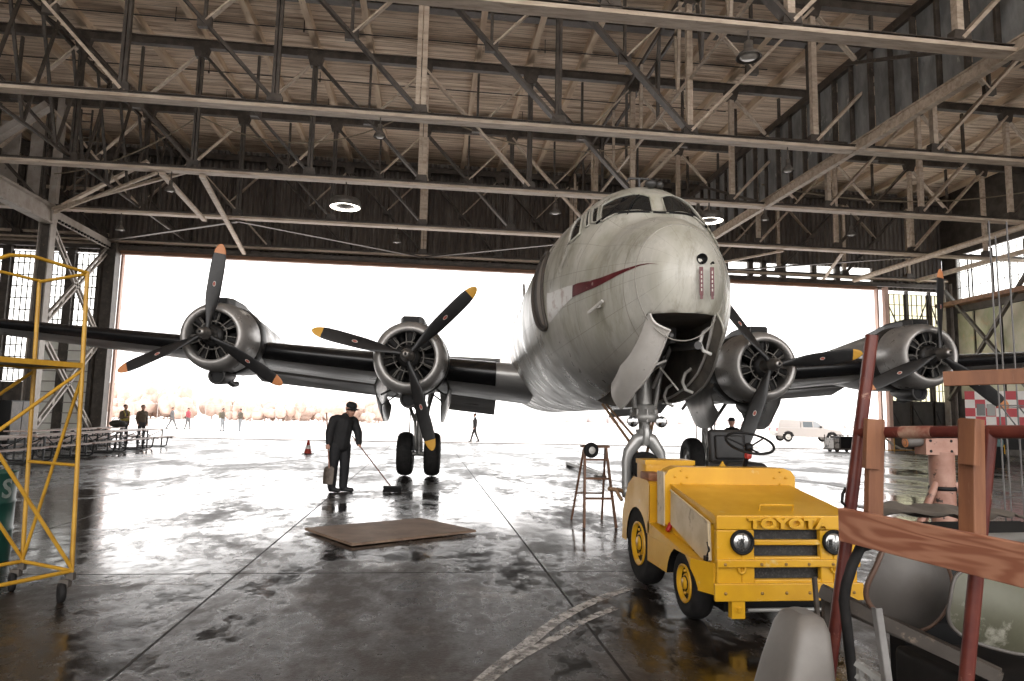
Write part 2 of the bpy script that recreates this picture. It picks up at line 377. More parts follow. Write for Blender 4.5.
# bracing between the trusses
def brace(p0, p1, m, w=.12, d=.12, name='bracing_bar', lb='steel bracing bar between the bottom chords of two trusses', gp='bottom chord bracing bars'):
    o = MB(); o.bar(p0, p1, w, d); o = o.build(name, m); return tag(o, lb, 'bracing', gp, 'structure')
for i in (3,):
    for k in range(-4, 6, 2):
        a, c = nodex(k), nodex(k+2)
        if (k//2 + i) % 2: a, c = c, a
        brace((a, TY[i]+.2, CH-.06), (c, TY[i+1]-.2, CH-.06), STEEL, .2, .07)
brace((-10.6, 27.3, 10.72), (-10.9, 33.5, 10.62), BEIGE, .2, .12); brace((-9.1, 27.3, 10.72), (-10.6, 39.6, 10.45), BEIGE, .2, .12); brace((-17.7, 33.6, 10.6), (-10.8, 27.3, 10.72), BEIGE, .1, .1); brace((21.9, 33.6, 10.7), (24.5, 39.6, 10.6), BEIGE, .14, .1); brace((14.6, 39.6, 10.6), (18.6, 33.7, 10.7), BEIGE, .14, .1)  # beige paints in the brightness of lit bars
def sway(x, z0, z1, y0, y1, lb, nb, mb=BEIGE):
    t = thing('sway_truss', lb, 'roof truss', (x, 0, 0), 0, None, 'structure')
    for s in (-.3, .3): MB().bar((s, y0, z1), (s, y1, z1), .1, .14).build('top_chord', STEEL, t)
    MB().bar((0, y0, z0), (0, y1, z0), .09, .1).build('bottom_chord', mb, t)
    L = (y1-y0)/nb
    for i in range(nb):
        a, c = y0+i*L, y0+(i+1)*L
        m = MB(); m.bar((-.3, a, z1), (.0, (a+c)/2, z0), .08, .1, up=(1,0,0)); m.bar((.3, c, z1), (0, (a+c)/2, z0), .08, .1, up=(1,0,0)); m.bar((-.3, a, z1), (.3, c, z1), .06, .06); m.build('web', mb if i % 2 else STEEL, t)
    return t
sway(nodex(2), 12.9, 15.7, 14.6, 39.6, 'lengthwise sway truss with twin top chords above the aircraft nose', 12)
sway(-13.9, 11.1, 15.6, 20.9, 39.6, 'lengthwise sway truss near the left wall columns', 9, STEEL)
# hanging curtain of sheet panels and its beam
CURT = mat('blue_grey_sheet', (.30,.305,.30), (.15,.155,.155), rough=.45, scale=1.2, stretch=(1,1.5,.6), lo=.35, hi=.6, c3=(.62,.62,.58), s3=1.4, lo3=.6, hi3=.68)
c = MB(); y = 8.0; i = 0
while y < 39.3:
    c.box((14.45+(.05 if i % 2 else 0), y+.46, 12.5), (.05, .9, 3.2)); c.box((14.40, y-.03, 12.5), (.16, .09, 3.2), mi=1); y += 1.02; i += 1
o = c.build('wall_partition', [CURT, STEEL]); tag(o, 'hanging blue grey sheet metal draft curtain high on the right', 'partition', None, 'structure')
b = MB(); b.box((14.2, 23.8, 10.95), (.1, 32, .32)); b.box((14.2, 23.8, 11.12), (.2, 32, .05)); b.box((14.2, 23.8, 10.78), (.2, 32, .05))
o = b.build('curtain_beam', BEIGE); tag(o, 'pale beam along the bottom of the sheet metal draft curtain', 'beam', None, 'structure')
b = MB(); b.box((14.45, 23.8, 14.2), (.3, 32, .3)); o = b.build('curtain_rail', STEEL); tag(o, 'dark rail carrying the draft curtain', 'beam', None, 'structure')
for y in (17.7, 24.0, 30.4, 36.6):
    b = MB(); b.bar((14.45, y, 14.2), (14.45, y, ROOFZ), .12, .12, up=(0,1,0)); o = b.build('curtain_hanger', STEEL); tag(o, 'hanger post between draft curtain and roof deck', 'post', 'curtain hangers', 'structure')
for y0, y1 in ((8,14.5),(14.6,20.8),(20.9,27.1),(27.3,33.5)):
    b = MB(); b.bar((13.9, y0, 11.1), (13.9, y1, 13.9), .1, .12, up=(1,0,0)); o = b.build('curtain_brace', STEEL); tag(o, 'dark diagonal brace in front of the draft curtain', 'bracing', 'curtain braces', 'structure')
b = MB().tube([(26.4, 14.6, 10.62), (26.5, 39.5, 10.62)], .15, 10); o = b.build('longitudinal_strut', BEIGE); tag(o, 'thick pale pipe strut under the trusses on the right', 'strut', None, 'structure')
b = MB().bar((30.9, 15, CH), (30.9, 39.6, CH), .3, .2); o = b.build('eaves_beam', BEIGE); tag(o, 'pale longitudinal beam beside the right wall windows', 'beam', None, 'structure')
# ceiling services: sprinkler pipes and cables
PIPE = mat('dark_iron_pipe', (.05,.04,.034), rough=.5)
for i, (y, z) in enumerate(((18.8, 16.1), (22.4, 16.2), (25.6, 16.2), (29.6, 16.2), (32.2, 16.2))):
    p = MB(); p.tube([(-26, y, z), (13.6, y, z)], .024, 6)
    for k in range(8):
        x = -24+k*4.7; p.tube([(x, y, z), (x, y, z+.45)], .016, 5); p.box((x, y, z-.06), (.05,.05,.1))
    o = p.build('sprinkler_pipe', PIPE); tag(o, 'thin dark sprinkler pipe hung below the roof deck', 'pipe', 'sprinkler pipes', 'structure')
CABLE = mat('old_pale_cable', (.32,.26,.18), rough=.6)
for i, (a, b_, sag) in enumerate(((V(-17.5,33,12.3), V(-9.4,27.4,13.2), .5), (V(-9.4,27.4,13.2), V(-.8,27.4,14.2), 1.3), (V(-.5,27.4,14.2), V(8.3,27.5,13.2), .8), (V(14.2,27.4,11.9), V(28,27.4,12.6), .7))):
    p = MB().tube([lerp(a, b_, t/12) - V(0,0,sag*4*(t/12)*(1-t/12)) for t in range(13)], .03, 5); o = p.build('slack_cable', CABLE); tag(o, 'slack pale cable drooping between truss members', 'cable', 'slack cables', 'structure')
# ------------------------------------------------------------------ side walls, columns, windows
WALLM = mat('dim_wall_boards', (.13,.115,.10), (.08,.07,.06), rough=.7, scale=2)
def side_windows(X, ys, z0, z1, w, name, pane, lb, s, rows, cols, num):
    """one framed window per bay"""
    for i, y in enumerate(ys):
        t = thing('window_%d' % (num+i), lb, 'window', (X, y, 0), 0, None, 'structure')
        f = MB()
        for c_ in range(cols+1): f.box((0, -w/2+w*c_/cols, (z0+z1)/2), (.03, .03 if 0 < c_ < cols else .10, z1-z0))
        for r in range(rows+1): f.box((0, 0, z0+(z1-z0)*r/rows), (.03, w, .035))
        f.build('window_frame', STEEL, t); MB().box((s*.04, 0, (z0+z1)/2), (.015, w, z1-z0)).build('window_pane', pane, t)
wl = MB(); wl.box((LX-.1, 14.9, 8.4), (.2, 51, 16.6)); structure(wl, 'wall_left', WALLM, 'dark side wall of the low bay left of the columns', 'wall')
# door leaves parked behind the left columns
def leaf_window(x0, x1, z0, z1, rows, cols, pane, lb, num, y=DY+.3):
    t = thing('window_%d' % num, lb, 'window', ((x0+x1)/2, y, 0), 0, None, 'structure'); w = x1-x0; f = MB()
    for c_ in range(cols+1): f.box((-w/2+w*c_/cols, 0, (z0+z1)/2), (.05 if 0 < c_ < cols else .12, .04, z1-z0))
    for r in range(rows+1): f.box((0, 0, z0+(z1-z0)*r/rows), (w, .04, .055))
    f.build('window_frame', STEEL, t); MB().box((0, .04, (z0+z1)/2), (w, .012, z1-z0)).build('window_pane', pane, t)
edges = [(-27.2,-25.6),(-25.3,-23.55),(-23.05,-21.9),(-21.25,-20.2),(-19.75,-18.55)]
for i, (a, c) in enumerate(edges): leaf_window(a, c, 5.75 if i > 2 else 2.95, 10.15, 7 if i > 2 else 11, 4, WIN_PANE, 'tall white gridded window of a parked left door leaf, %s' % ('first from the left wall','second from the left wall','just left of the pale column','just right of the pale column','nearest the doorway')[i], 10+i)
for x in (-25.45, -23.3, -21.58, -19.98, -18.36, -27.35): structure(MB().box((x, DY+.22, 5.2), (.42 if x > -27 else .3, .3, 10.4)), 'trim_%d' % (60+int(-x)), STEEL, 'dark steel stile between the parked left door leaves', 'door stile')
dl = MB(); dl.box((-24.5, DY+.3, 1.45), (5.7, .12, 2.9))
for x in (-26.5, -24.4, -22.9): dl.box((x, DY+.2, 1.45), (.1, .12, 2.9))
structure(dl, 'door_4', STEEL, 'dark lower panel of the parked left door leaves', 'door')
for z in (11.3, 12.6, 13.9, 10.75):
    b = MB().box((-22.8, DY+.25, z), (9.2, .14, .16)); o = b.build('wall_girt', BEIGE); tag(o, 'horizontal pale girt on the dark wall above the left door leaves', 'girt', 'wall girts above the left leaves', 'structure')
wr = MB(); wr.box((RX+.1, 15.2, 14.6), (.2, 51.6, 4.3)); wr.box((RX+.1, 14.9, 1.6), (.2, 51, 3.2)); wr.box((RX+.1, 10.7, 8), (.2, 42.6, 9.4)); wr.box((RX+.1, 39.75, 8), (.3, 1.2, 9.4)); wr.box((RX+.12, 36, 6.0), (.1, 8, 6.2)); wr.box((RX+.1, 36, 9.0), (.35, 8, .5))
GPAN = mat('stained_green_panel', (.50,.47,.36), (.34,.36,.22), rough=.6, scale=1.1, stretch=(1,1,.7), c3=(.55,.42,.28), s3=1.5, lo3=.55, hi3=.68)
structure(wr, 'wall_right', WALLM, 'right side wall with high windows above stained panels', 'wall')
for i, y in enumerate((32.9, 34.9, 36.9, 38.6)):
    structure(MB().box((RX-.02, y, 6.0), (.08, 1.8 if i < 3 else 1.2, 5.4)), 'trim_%d' % (10+i), GPAN, 'stained cream and green panel low on the right wall', 'wall panel')
side_windows(RX, [32.9, 35.1, 37.3, 38.9], 9.3, 12.3, 1.9, 'w', WIN_PANE, 'bright gridded window high on the right wall', 1, 3, 4, 30)
b = MB(); b.bar((32.7, 32., 9.25), (32.7, 39.9, 9.25), .7, .25); o = b.build('window_ledge', HDR); tag(o, 'rusty ledge below the high right windows', 'ledge', None, 'structure')
for p0, p1 in (((32.6,33.2,3.2),(32.6,39.4,10.2)), ((32.6,33.2,10.2),(32.6,39.4,3.2))):
    b = MB(); b.bar(p0, p1, .16, .22, up=(1,0,0)); o = b.build('wall_brace', STEEL); tag(o, 'dark cross brace in front of the stained right wall panels', 'bracing', 'right wall cross braces', 'structure')
def column(x, y, h, m, lb, w=.5):
    t = thing('column', lb, 'column', (x, y, 0), 0, None, 'structure')
    for s in (-1, 1): MB().box((s*w/2, 0, h/2), (.06, w*.9, h)).build('flange', m, t)
    q = MB(); q.box((0, 0, h/2), (w, .06, h)); q.build('web', STEEL, t); MB().box((0, 0, .15), (w*1.6, w*1.6, .3)).build('base', STEEL, t)
COLM = mat('pale_column_paint', (.42,.38,.34), (.3,.26,.22), rough=.55, scale=1.5, c3=(.12,.09,.07), s3=4, lo3=.62, hi3=.7)
column(-17.9, 33.6, 10.8, COLM, 'pale steel column of the left wall below the fourth truss')
column(-17.9, 27.2, 10.8, STEEL, 'steel column of the left wall below the middle truss')
column(-17.75, 39.75, 10.7, STEEL, 'dark column at the left jamb of the doorway', .7)
column(33.0, 39.75, 10.7, COLM, 'pale column at the right end of the door leaves', .5)
column(14.2, 39.9, 10.7, STEEL, 'x', .3) if False else None
# left wall girder and braces
b = MB(); b.bar((-17.75, 14, 10.45), (-17.75, 33.4, 10.45), .12, .75); b.bar((-17.75, 14, 10.85), (-17.75, 33.4, 10.85), .5, .08); b.bar((-17.75, 14, 10.05), (-17.75, 33.4, 10.05), .5, .08)
o = b.build('wall_girder', COLM); tag(o, 'deep pale girder along the top of the left wall', 'girder', None, 'structure')
b = MB(); b.bar((-17.75, 33.8, 10.55), (-17.75, 39.5, 10.55), .1, .5); 
for k in range(18): b.box((-17.68, 34.1+k*.31, 10.36), (.12, .12, .1), mi=1)
o = b.build('perforated_girder', [COLM, BLACK]); tag(o, 'short pale girder with a row of holes beside the left door jamb', 'girder', None, 'structure')
def xb(p0, p1, m=None):
    b = MB()
    for s in (-.17, .17): b.bar(Vector(p0)+V(0,0,s), Vector(p1)+V(0,0,s), .1, .13, up=(1,0,0))
    L = Vector(p1)-Vector(p0)
    for t in (.12,.3,.5,.7,.88): b.box(Vector(p0)+L*t, (.08,.2,.3))
    o = b.build('wall_brace', m or COLM); tag(o, 'double-angle cross brace between the left wall columns', 'bracing', 'left wall cross braces', 'structure')
xb((-17.9,33.8,5.3), (-17.9,39.5,10.2)); xb((-17.9,33.8,10.2), (-17.9,39.5,5.3)); xb((-17.9,33.8,.4), (-17.9,39.5,5.1)); xb((-17.9,33.8,5.1), (-17.9,39.5,.4))
b = MB(); b.bar((-17.9,33.6,10.6), (-13.7,33.6,13.4), .12, .25, up=(0,1,0)); b.bar((-17.9, 33.6, 10.75), (-9.4, 27.3, 10.95), .12, .12); o = b.build('knee_brace', BEIGE); tag(o, 'pale knee brace rising from the left column to the truss', 'bracing', None, 'structure')
SHEET = mat('white_siding', (.85,.84,.78), (.76,.75,.68), rough=.6, scale=1.5)
p = MB()
for k in range(10): p.box((-19.85, DY+.30, .40+k*.57), (2.55, .05, .55)); p.box((-19.85, DY+.22, .69+k*.57), (2.55, .12, .05), mi=1)
p.box((-19.85, DY+.2, 2.9), (.12, .14, 5.6), mi=1)
o = p.build('trim_20', [SHEET, COLM]); tag(o, 'white horizontal siding panel beside the left door jamb', 'wall panel', None, 'structure')
# jambs and the hangar door leaves on the right
PINK = mat('pinkish_jamb_paint', (.66,.46,.38), (.52,.33,.26), rough=.6, scale=2, stretch=(1,1,.2))
structure(MB().box((-17.35, DY+.35, 5.1), (.12, .3, 10.2)), 'trim_4', PINK, 'narrow pink jamb strip at the left of the doorway', 'door jamb')
j = MB(); j.box((28.25, DY-.1, 5.1), (.12, .3, 10.2)); j.box((28.75, DY-.25, 5.15), (.24, .3, 10.3)); structure(j, 'trim_5', PINK, 'pink double jamb at the right of the doorway', 'door jamb')
DOORM = mat('dark_grey_door_panel', (.10,.095,.09), (.07,.064,.06), rough=.5, scale=2)
for i, (x, w) in enumerate(((29.72, 1.45), (31.3, 1.45), (32.6, 1.0))):
    t = thing('door_%d' % (1+i), ('hangar door leaf next to the pink jamb', 'middle hangar door leaf on the right', 'hangar door leaf beside the right corner column')[i], 'door', (x, DY+.25, 0), 0, None, 'structure')
    f = MB(); z0, z1 = 3.1, 10.0
    for c_ in range(5): f.box((-w/2+w*c_/4, 0, (z0+z1)/2), (.035 if 0 < c_ < 4 else .14, .06, z1-z0))
    for r in range(11): f.box((0, 0, z0+(z1-z0)*r/10), (w, .06, .035))
    f.build('window_frame', STEEL, t); MB().box((0, .05, (z0+z1)/2), (w, .015, z1-z0)).build('window_pane', WIN_GREEN, t)
    q = MB(); q.box((0, 0, 1.55), (w+.1, .12, 3.1)); q.box((-w/2, -.1, 1.55), (.1, .1, 3.1)); q.box((0, -.1, 3.05), (w, .1, .12)); q.bar((-w/2, -.1, 3.0), (w/2, -.1, .3), .06, .06); q.build('door_panel', DOORM, t)
    MB().box((w/2+.1, -.05, 5.1), (.16, .2, 10.2)).build('stile', STEEL, t)
    q = MB(); q.bar((-w/2, -.1, z1-.2), (w/2, -.1, 6.6), .05, .06) if i != 1 else q.bar((w/2, -.1, z1-.2), (-w/2, -.1, 6.6), .05, .06); q.build('tie_rod', STEEL, t)
# worn white tyre arcs on the floor
def worn_white():
    m, nt, P, N = nodes('worn_white_floor_paint'); L = nt.links
    P.inputs['Base Color'].default_value = (.52,.49,.46,1); P.inputs['Roughness'].default_value = .45
    tc = N('ShaderNodeTexCoord'); n = N('ShaderNodeTexNoise', i_Scale=9., i_Detail=8., i_Roughness=.75); L.new(tc.outputs['Object'], n.inputs['Vector'])
    r = N('ShaderNodeMapRange', i_From_Min=.38, i_From_Max=.58, i_To_Max=.85); L.new(n.outputs['Fac'], r.inputs['Value']); L.new(r.outputs[0], P.inputs['Alpha']); return m
WW = worn_white()
def ribbon(pts, w, num, lb):
    P_ = [Vector(p).to_3d() for p in pts]; Q = []
    for i in range(len(P_)-1):
        for t in range(6):
            p0, p1, p2, p3 = P_[max(i-1,0)], P_[i], P_[i+1], P_[min(i+2,len(P_)-1)]; t_ = t/6
            Q.append(.5*((2*p1)+(p2-p0)*t_+(2*p0-5*p1+4*p2-p3)*t_*t_+(3*p1-p0-3*p2+p3)*t_**3))
    Q.append(P_[-1]); vs = []
    for i, p in enumerate(Q):
        d = (Q[min(i+1,len(Q)-1)]-Q[max(i-1,0)]).normalized(); a = Vector((-d.y, d.x, 0)); ww = w if not callable(w) else w(i/len(Q))
        vs += [p+a*ww/2+V(0,0,.003), p-a*ww/2+V(0,0,.003)]
    m = MB().add(vs, [(2*i, 2*i+1, 2*i+3, 2*i+2) for i in range(len(Q)-1)])
    structure(m, 'trim_%d' % num, WW, lb, 'floor marking')
ribbon([(1.92,6.35),(1.52,5.97),(1.08,5.42),(.70,4.78),(.40,4.25),(.2,3.8)], .10, 40, 'long worn white arc painted on the floor before the tug')
ribbon([(1.62,5.72),(1.25,5.36),(.98,5.0),(.62,4.55),(.34,4.1)], .08, 41, 'shorter worn white arc inside the long one')
ribbon([(-3.0,6.6),(-2.45,6.65),(-1.95,6.62)], .03, 42, 'thin scuffed white line on the floor left of the joints')

# clutter above the left columns: boarded panels, post and ladder
for i, (x, w) in enumerate(((-21.4,.8),(-20.3,.9),(-19.0,.75))):
    o = MB().box((x, 34.3, 13.4), (w, .08, 3.6)).build('loft_panel', COLM); tag(o, 'cream boarded panel above the left wall columns', 'panel', 'loft panels', 'structure')
b = MB(); b.box((-17.75, 33.6, 13.5), (.3, .3, 5.4)); o = b.build('loft_post', COLM); tag(o, 'pale post carrying the left columns up to the roof', 'post', None, 'structure')
b = MB(); b.bar((-20.5, 30, 11.0), (-16.4, 30, 14.3), .3, .4, up=(0,1,0)); o = b.build('loft_brace', COLM); tag(o, 'thick pale brace rising under the roof at the left', 'bracing', None, 'structure')
b = MB()
for x in (-17.2,-16.7): b.box((x, 34.2, 13.4), (.07, .07, 5.2))
for k in range(13): b.box((-16.95, 34.2, 11.0+.4*k), (.5, .05, .05))
o = b.build('wall_ladder', STEEL); tag(o, 'dark fixed ladder above the left door jamb', 'ladder', None, 'structure')
b = MB(); b.box((-19.6, 32.6, 11.0), (3.2, 1.6, .16)); o = b.build('loft_platform', COLM); tag(o, 'small pale platform beside the left column head', 'platform', None, 'structure')
import math
FT=[(-2.06,3.2),(-2.03,3.42),(-1.9,3.68),(-1.65,3.92),(-1.3,4.1),(-.92,4.22),(-.55,4.66),(-.2,4.87),(.3,5.0),(1.,5.0),(2.5,4.93),(4,4.9),(12,4.9),(16,4.88),(22,4.75),(25.5,4.5),(26,4.3)]
FB=[(-2.06,3.2),(-2.03,2.98),(-1.9,2.66),(-1.65,2.38),(-1.2,2.08),(-.5,1.87),(.6,1.76),(2,1.72),(11,1.72),(14,1.85),(18,2.45),(22,3.2),(25.5,4.0),(26,4.3)]
FW=[(-2.06,0.),(-2.03,.25),(-1.9,.42),(-1.65,.58),(-1.3,.76),(-.8,.97),(-.3,1.15),(.4,1.35),(1.3,1.51),(2.3,1.58),(4,1.59),(11,1.59),(14,1.5),(18,1.1),(22,.6),(25.5,.15),(26,.0)]
def hermite(P,u):
    if u<=P[0][0]: return P[0][1]
    if u>=P[-1][0]: return P[-1][1]
    i=0
    while P[i+1][0]<u: i+=1
    def sl(k):
        if k==0: return (P[1][1]-P[0][1])/(P[1][0]-P[0][0])
        if k==len(P)-1: return (P[-1][1]-P[-2][1])/(P[-1][0]-P[-2][0])
        a=(P[k][1]-P[k-1][1])/(P[k][0]-P[k-1][0]); b=(P[k+1][1]-P[k][1])/(P[k+1][0]-P[k][0])
        return 0. if a*b<=0 else 2*a*b/(a+b)
    h=P[i+1][0]-P[i][0]; t=(u-P[i][0])/h
    return (P[i][1]*(1+2*t)*(1-t)**2+sl(i)*h*t*(1-t)**2+P[i+1][1]*t*t*(3-2*t)-sl(i+1)*h*t*t*(1-t))
def fus(u,th,off=0.):
    # th from top (0) towards +x; local (x,y=u,z)
    t=hermite(FT,u);b=hermite(FB,u);w=hermite(FW,u)
    zc=3.2+.1*min(1,max(0,(u+2)/4)); zc=min(max(zc,b+.4*(t-b)),b+.72*(t-b))
    c=math.cos(th);s=math.sin(th)
    x=(w+off)*s; z=zc+((t-zc) if c>0 else (zc-b))*c+off*c
    # windshield line sweeps back towards the sides
    k=max(0.,1-abs(u+.5)/.9)
    return (x,u+ (.30*k*s*s*min(1.,max(0.,c*2-.6))),z)
# ------------------------------------------------------------------ the aircraft; x across, y from nose to tail, origin on the floor under the nose wheel
SKIN = mat('weathered_white_skin', (.64,.62,.56), (.43,.415,.34), rough=.33, scale=1.1, stretch=(1.8,1.8,.4), lo=.38, hi=.64, c3=(.24,.225,.165), s3=1.7, lo3=.51, hi3=.72, rvar=.1, detail=8.)
def seams(m):
    """rows of plate joints in the skin"""
    nt = m.node_tree; L = nt.links; P = nt.nodes['Principled BSDF']; src = P.inputs['Base Color'].links[0].from_socket
    tc = newnode(nt, 'ShaderNodeTexCoord'); s = newnode(nt, 'ShaderNodeSeparateXYZ'); L.new(tc.outputs['Object'], s.inputs[0])
    def mth(op, a, b=None):
        n = newnode(nt, 'ShaderNodeMath', operation=op)
        for i, x in enumerate((a, b)):
            if x is None: continue
            if isinstance(x, (int, float)): n.inputs[i].default_value = x
            else: L.new(x, n.inputs[i])
        return n.outputs[0]
    zz = mth('SUBTRACT', s.outputs[2], 3.3); ang = mth('MULTIPLY', mth('ARCTAN2', s.outputs[0], zz), 1.6)
    def ln(v, step, w): return mth('LESS_THAN', mth('MULTIPLY', mth('ABSOLUTE', mth('SUBTRACT', mth('FRACT', mth('DIVIDE', v, step)), .5)), step), w)
    k = mth('MAXIMUM', ln(s.outputs[1], 1.02, .006), ln(ang, .62, .006))
    mx = newnode(nt, 'ShaderNodeMix', data_type='RGBA'); L.new(mth('MULTIPLY', k, .55), mx.inputs['Factor']); L.new(src, mx.inputs['A']); mx.inputs['B'].default_value = (.16,.145,.12,1)
    # bare metal shows through towards the belly and aft of the cockpit: worn patches
    n = newnode(nt, 'ShaderNodeTexNoise', i_Scale=.9, i_Detail=7.); L.new(tc.outputs['Object'], n.inputs['Vector'])
    r = newnode(nt, 'ShaderNodeMapRange', i_From_Min=2.75, i_From_Max=2.2); L.new(mth('ADD', s.outputs[2], mth('MULTIPLY', mth('SUBTRACT', n.outputs['Fac'], .5), 1.1)), r.inputs['Value'])
    aft = newnode(nt, 'ShaderNodeMapRange', i_From_Min=2.2, i_From_Max=5.0); L.new(s.outputs[1], aft.inputs['Value'])
    bare = mth('MULTIPLY', mth('MAXIMUM', r.outputs[0], aft.outputs[0]), .8)
    bm_ = newnode(nt, 'ShaderNodeMix', data_type='RGBA'); L.new(bare, bm_.inputs['Factor']); L.new(mx.outputs['Result'], bm_.inputs['A']); bm_.inputs['B'].default_value = (.33,.315,.295,1)
    L.new(bm_.outputs['Result'], P.inputs['Base Color']); L.new(mth('MULTIPLY', bare, .75), P.inputs['Metallic'])
    # slightly wavy plates
    w = newnode(nt, 'ShaderNodeTexNoise', i_Scale=2.4, i_Detail=2.); L.new(tc.outputs['Object'], w.inputs['Vector'])
    bp = newnode(nt, 'ShaderNodeBump', i_Strength=.14, i_Distance=.12); L.new(w.outputs['Fac'], bp.inputs['Height']); L.new(bp.outputs[0], P.inputs['Normal'])
seams(SKIN)
BAY = mat('bay_primer', (.17,.15,.125), (.10,.088,.075), rough=.6, scale=4)
DARKG = mat('cockpit_glass', (.012,.014,.015), rough=.06, spec=.6)
WINGM = mat('wing_aluminium', (.50,.49,.475), (.38,.37,.36), rough=.36, metal=.35, scale=1.2, stretch=(.4,2,2), c3=(.24,.225,.21), s3=3, lo3=.58, hi3=.7, rvar=.1)
BOOT = mat('black_deicer_boot', (.011,.011,.012), (.018,.018,.019), rough=.27, scale=3)
REDP = mat('faded_red_paint', (.10,.010,.014), (.15,.02,.024), rough=.4, scale=5, c3=(.5,.40,.36), s3=8, lo3=.6, hi3=.68)
NAC = mat('engine_cowl_metal', (.46,.44,.42), (.36,.345,.33), rough=.34, metal=.4, scale=2.5, c3=(.13,.12,.11), s3=6, lo3=.6, hi3=.74, rvar=.08)
BAND = mat('dark_cowl_flap_metal', (.045,.042,.04), rough=.45)
PROPB = mat('black_propeller_paint', (.016,.0155,.016), (.026,.025,.025), rough=.42, scale=6)
TIPY = mat('yellow_tip_paint', (.78,.42,.06), rough=.45); TIPO = mat('orange_tip_paint', (.74,.30,.12), rough=.45)
DECAL = mat('red_oval_decal', (.45,.10,.07), rough=.5); DECALW = mat('white_oval_decal', (.7,.66,.6), rough=.5)
PIG = mat('prop_hub_metal', (.34,.32,.3), rough=.28, metal=.8)
GEARM = mat('grey_gear_paint', (.40,.39,.37), (.3,.29,.27), rough=.36, metal=.35, scale=5)
air = thing('airliner', 'large four-engined silver propeller airliner parked nose-on in the hangar', 'aircraft', (3.043, 9.395, 0), -.065)
def strip(fn, nu, nv, name, m, parent, mi=0): return MB().grid(fn, nu, nv).build(name, m, parent, recalc=False)
# fuselage
us = [-2.06+.00004, -2.0595] + list(np.linspace(-2.058, -1.9, 6)) + list(np.linspace(-1.85, 1.2, 40)) + list(np.linspace(1.4, 12, 26)) + list(np.linspace(12.6, 26, 22))
NT = 72
f = MB(); f.loft([[fus(u, 2*PI*k/NT) for k in range(NT)] for u in us], caps=True)
fo = f.build('fuselage', [SKIN, BAY], air)
ct = MB(); ct.prism([(-.34,-1.99),(.34,-1.99),(.40,-1.86),(.5,-1.1),(.5,.9),(.42,1.0),(-.42,1.0),(-.5,.9),(-.5,-1.1),(-.40,-1.86)], (0,0,1.1), (1,0,0), (0,1,0), (0,0,1.68), mi=1)
cu = ct.build('bay_cut', [SKIN, BAY], air)
def cut(o, c, mode='DIFFERENCE'):
    bpy.context.view_layer.update()
    m = o.modifiers.new('cut', 'BOOLEAN'); m.object = c; m.operation = mode; m.solver = 'EXACT'; m.material_mode = 'INDEX'
    evaluated(o); bpy.data.objects.remove(c)
cut(fo, cu)
def quad_patch(cs, off, n=8, rnd=0.):
    """patch over the fuselage skin between four (u, angle) corners"""
    def fn(s, t):
        if rnd:
            a, b = 2*s-1, 2*t-1
            s_, t_ = a*math.sqrt(1-b*b*rnd/2), b*math.sqrt(1-a*a*rnd/2); s, t = (s_+1)/2, (t_+1)/2
        u = lerp(lerp(cs[0][0], cs[1][0], s), lerp(cs[3][0], cs[2][0], s), t); th = lerp(lerp(cs[0][1], cs[1][1], s), lerp(cs[3][1], cs[2][1], s), t)
        return fus(u, th, off)
    return fn
def pane(cs, name, rnd=.25, fr=.012):
    o = strip(quad_patch(cs, .012, 8, rnd), 8, 8, name, DARKG, air)
    m = MB(); fn = quad_patch(cs, .02, 8, rnd); ring = [fn(i/8, 0) for i in range(8)] + [fn(1, i/8) for i in range(8)] + [fn(1-i/8, 1) for i in range(8)] + [fn(0, 1-i/8) for i in range(8)]
    m.tube(ring + [ring[0]], fr, 6, caps=False); m.build('window_frame', SKIN, o); return o
# fus() leans the windshield back; angles measured on the skin
pane([(-.30,-.60),(-.635,-.075),(-.84,-.09),(-.61,-.755)], 'windshield_pane', .04)
pane([(-.635,.075),(-.30,.60),(-.61,.755),(-.84,.09)], 'windshield_pane', .04)
for s in (-1, 1):
    pane([(-.11,s*.66),(-.255,s*.62),(-.55,s*.78),(-.43,s*.82)], 'cockpit_window', .05, .014)
    pane([(.03,s*.70),(-.03,s*.675),(-.40,s*.855),(-.34,s*.895)], 'cockpit_window', .05, .014)
    pane([(.22,s*.82),(.03,s*.765),(-.30,s*.97),(-.05,s*1.085)], 'cockpit_window', .3, .018)
    for y in np.linspace(3.2, 13, 10):
        o = strip(quad_patch([(y-.2,s*1.15),(y+.2,s*1.15),(y+.2,s*1.45),(y-.2,s*1.45)], .008, 8, .8), 8, 8, 'cabin_window', DARKG, air)
# windshield eyebrow and wiper
MB().tube([fus(-.84 + .30*abs(t)**1.6*1.0, t*.80, .02) for t in np.linspace(-1, 1, 17)], .016, 6).build('windshield_gasket', BLACK, air)
MB().tube([fus(-.78,-.42,.035), fus(-.66,-.30,.045), fus(-.60,-.2,.045)], .008, 5).build('wiper', BLACK, air)
# crew door: recess with a thick frame
DOORIN = mat('dark_doorway', (.05,.042,.035), (.085,.07,.058), rough=.6, scale=3)
dc = [(1.50,-1.03),(.95,-1.0),(.38,-1.86),(.92,-1.80)]
d = strip(quad_patch(dc, .012, 12, .55), 12, 12, 'crew_door', DOORIN, air)
m = MB(); fn = quad_patch(dc, .02, 8, .55); N_ = 14
ring = [fn(i/N_, 0) for i in range(N_)] + [fn(1, i/N_) for i in range(N_)] + [fn(1-i/N_, 1) for i in range(N_)] + [fn(0, 1-i/N_) for i in range(N_)]
m.tube(ring+[ring[0]], .03, 6, caps=False); m.build('door_frame', DOORIN, d)
fn2 = quad_patch([(1.22,-1.06),(1.0,-1.04),(.46,-1.80),(.66,-1.79)], .02, 8, .3)
strip(fn2, 10, 10, 'door_lining', mat('brown_door_lining', (.24,.20,.165), rough=.6), d)
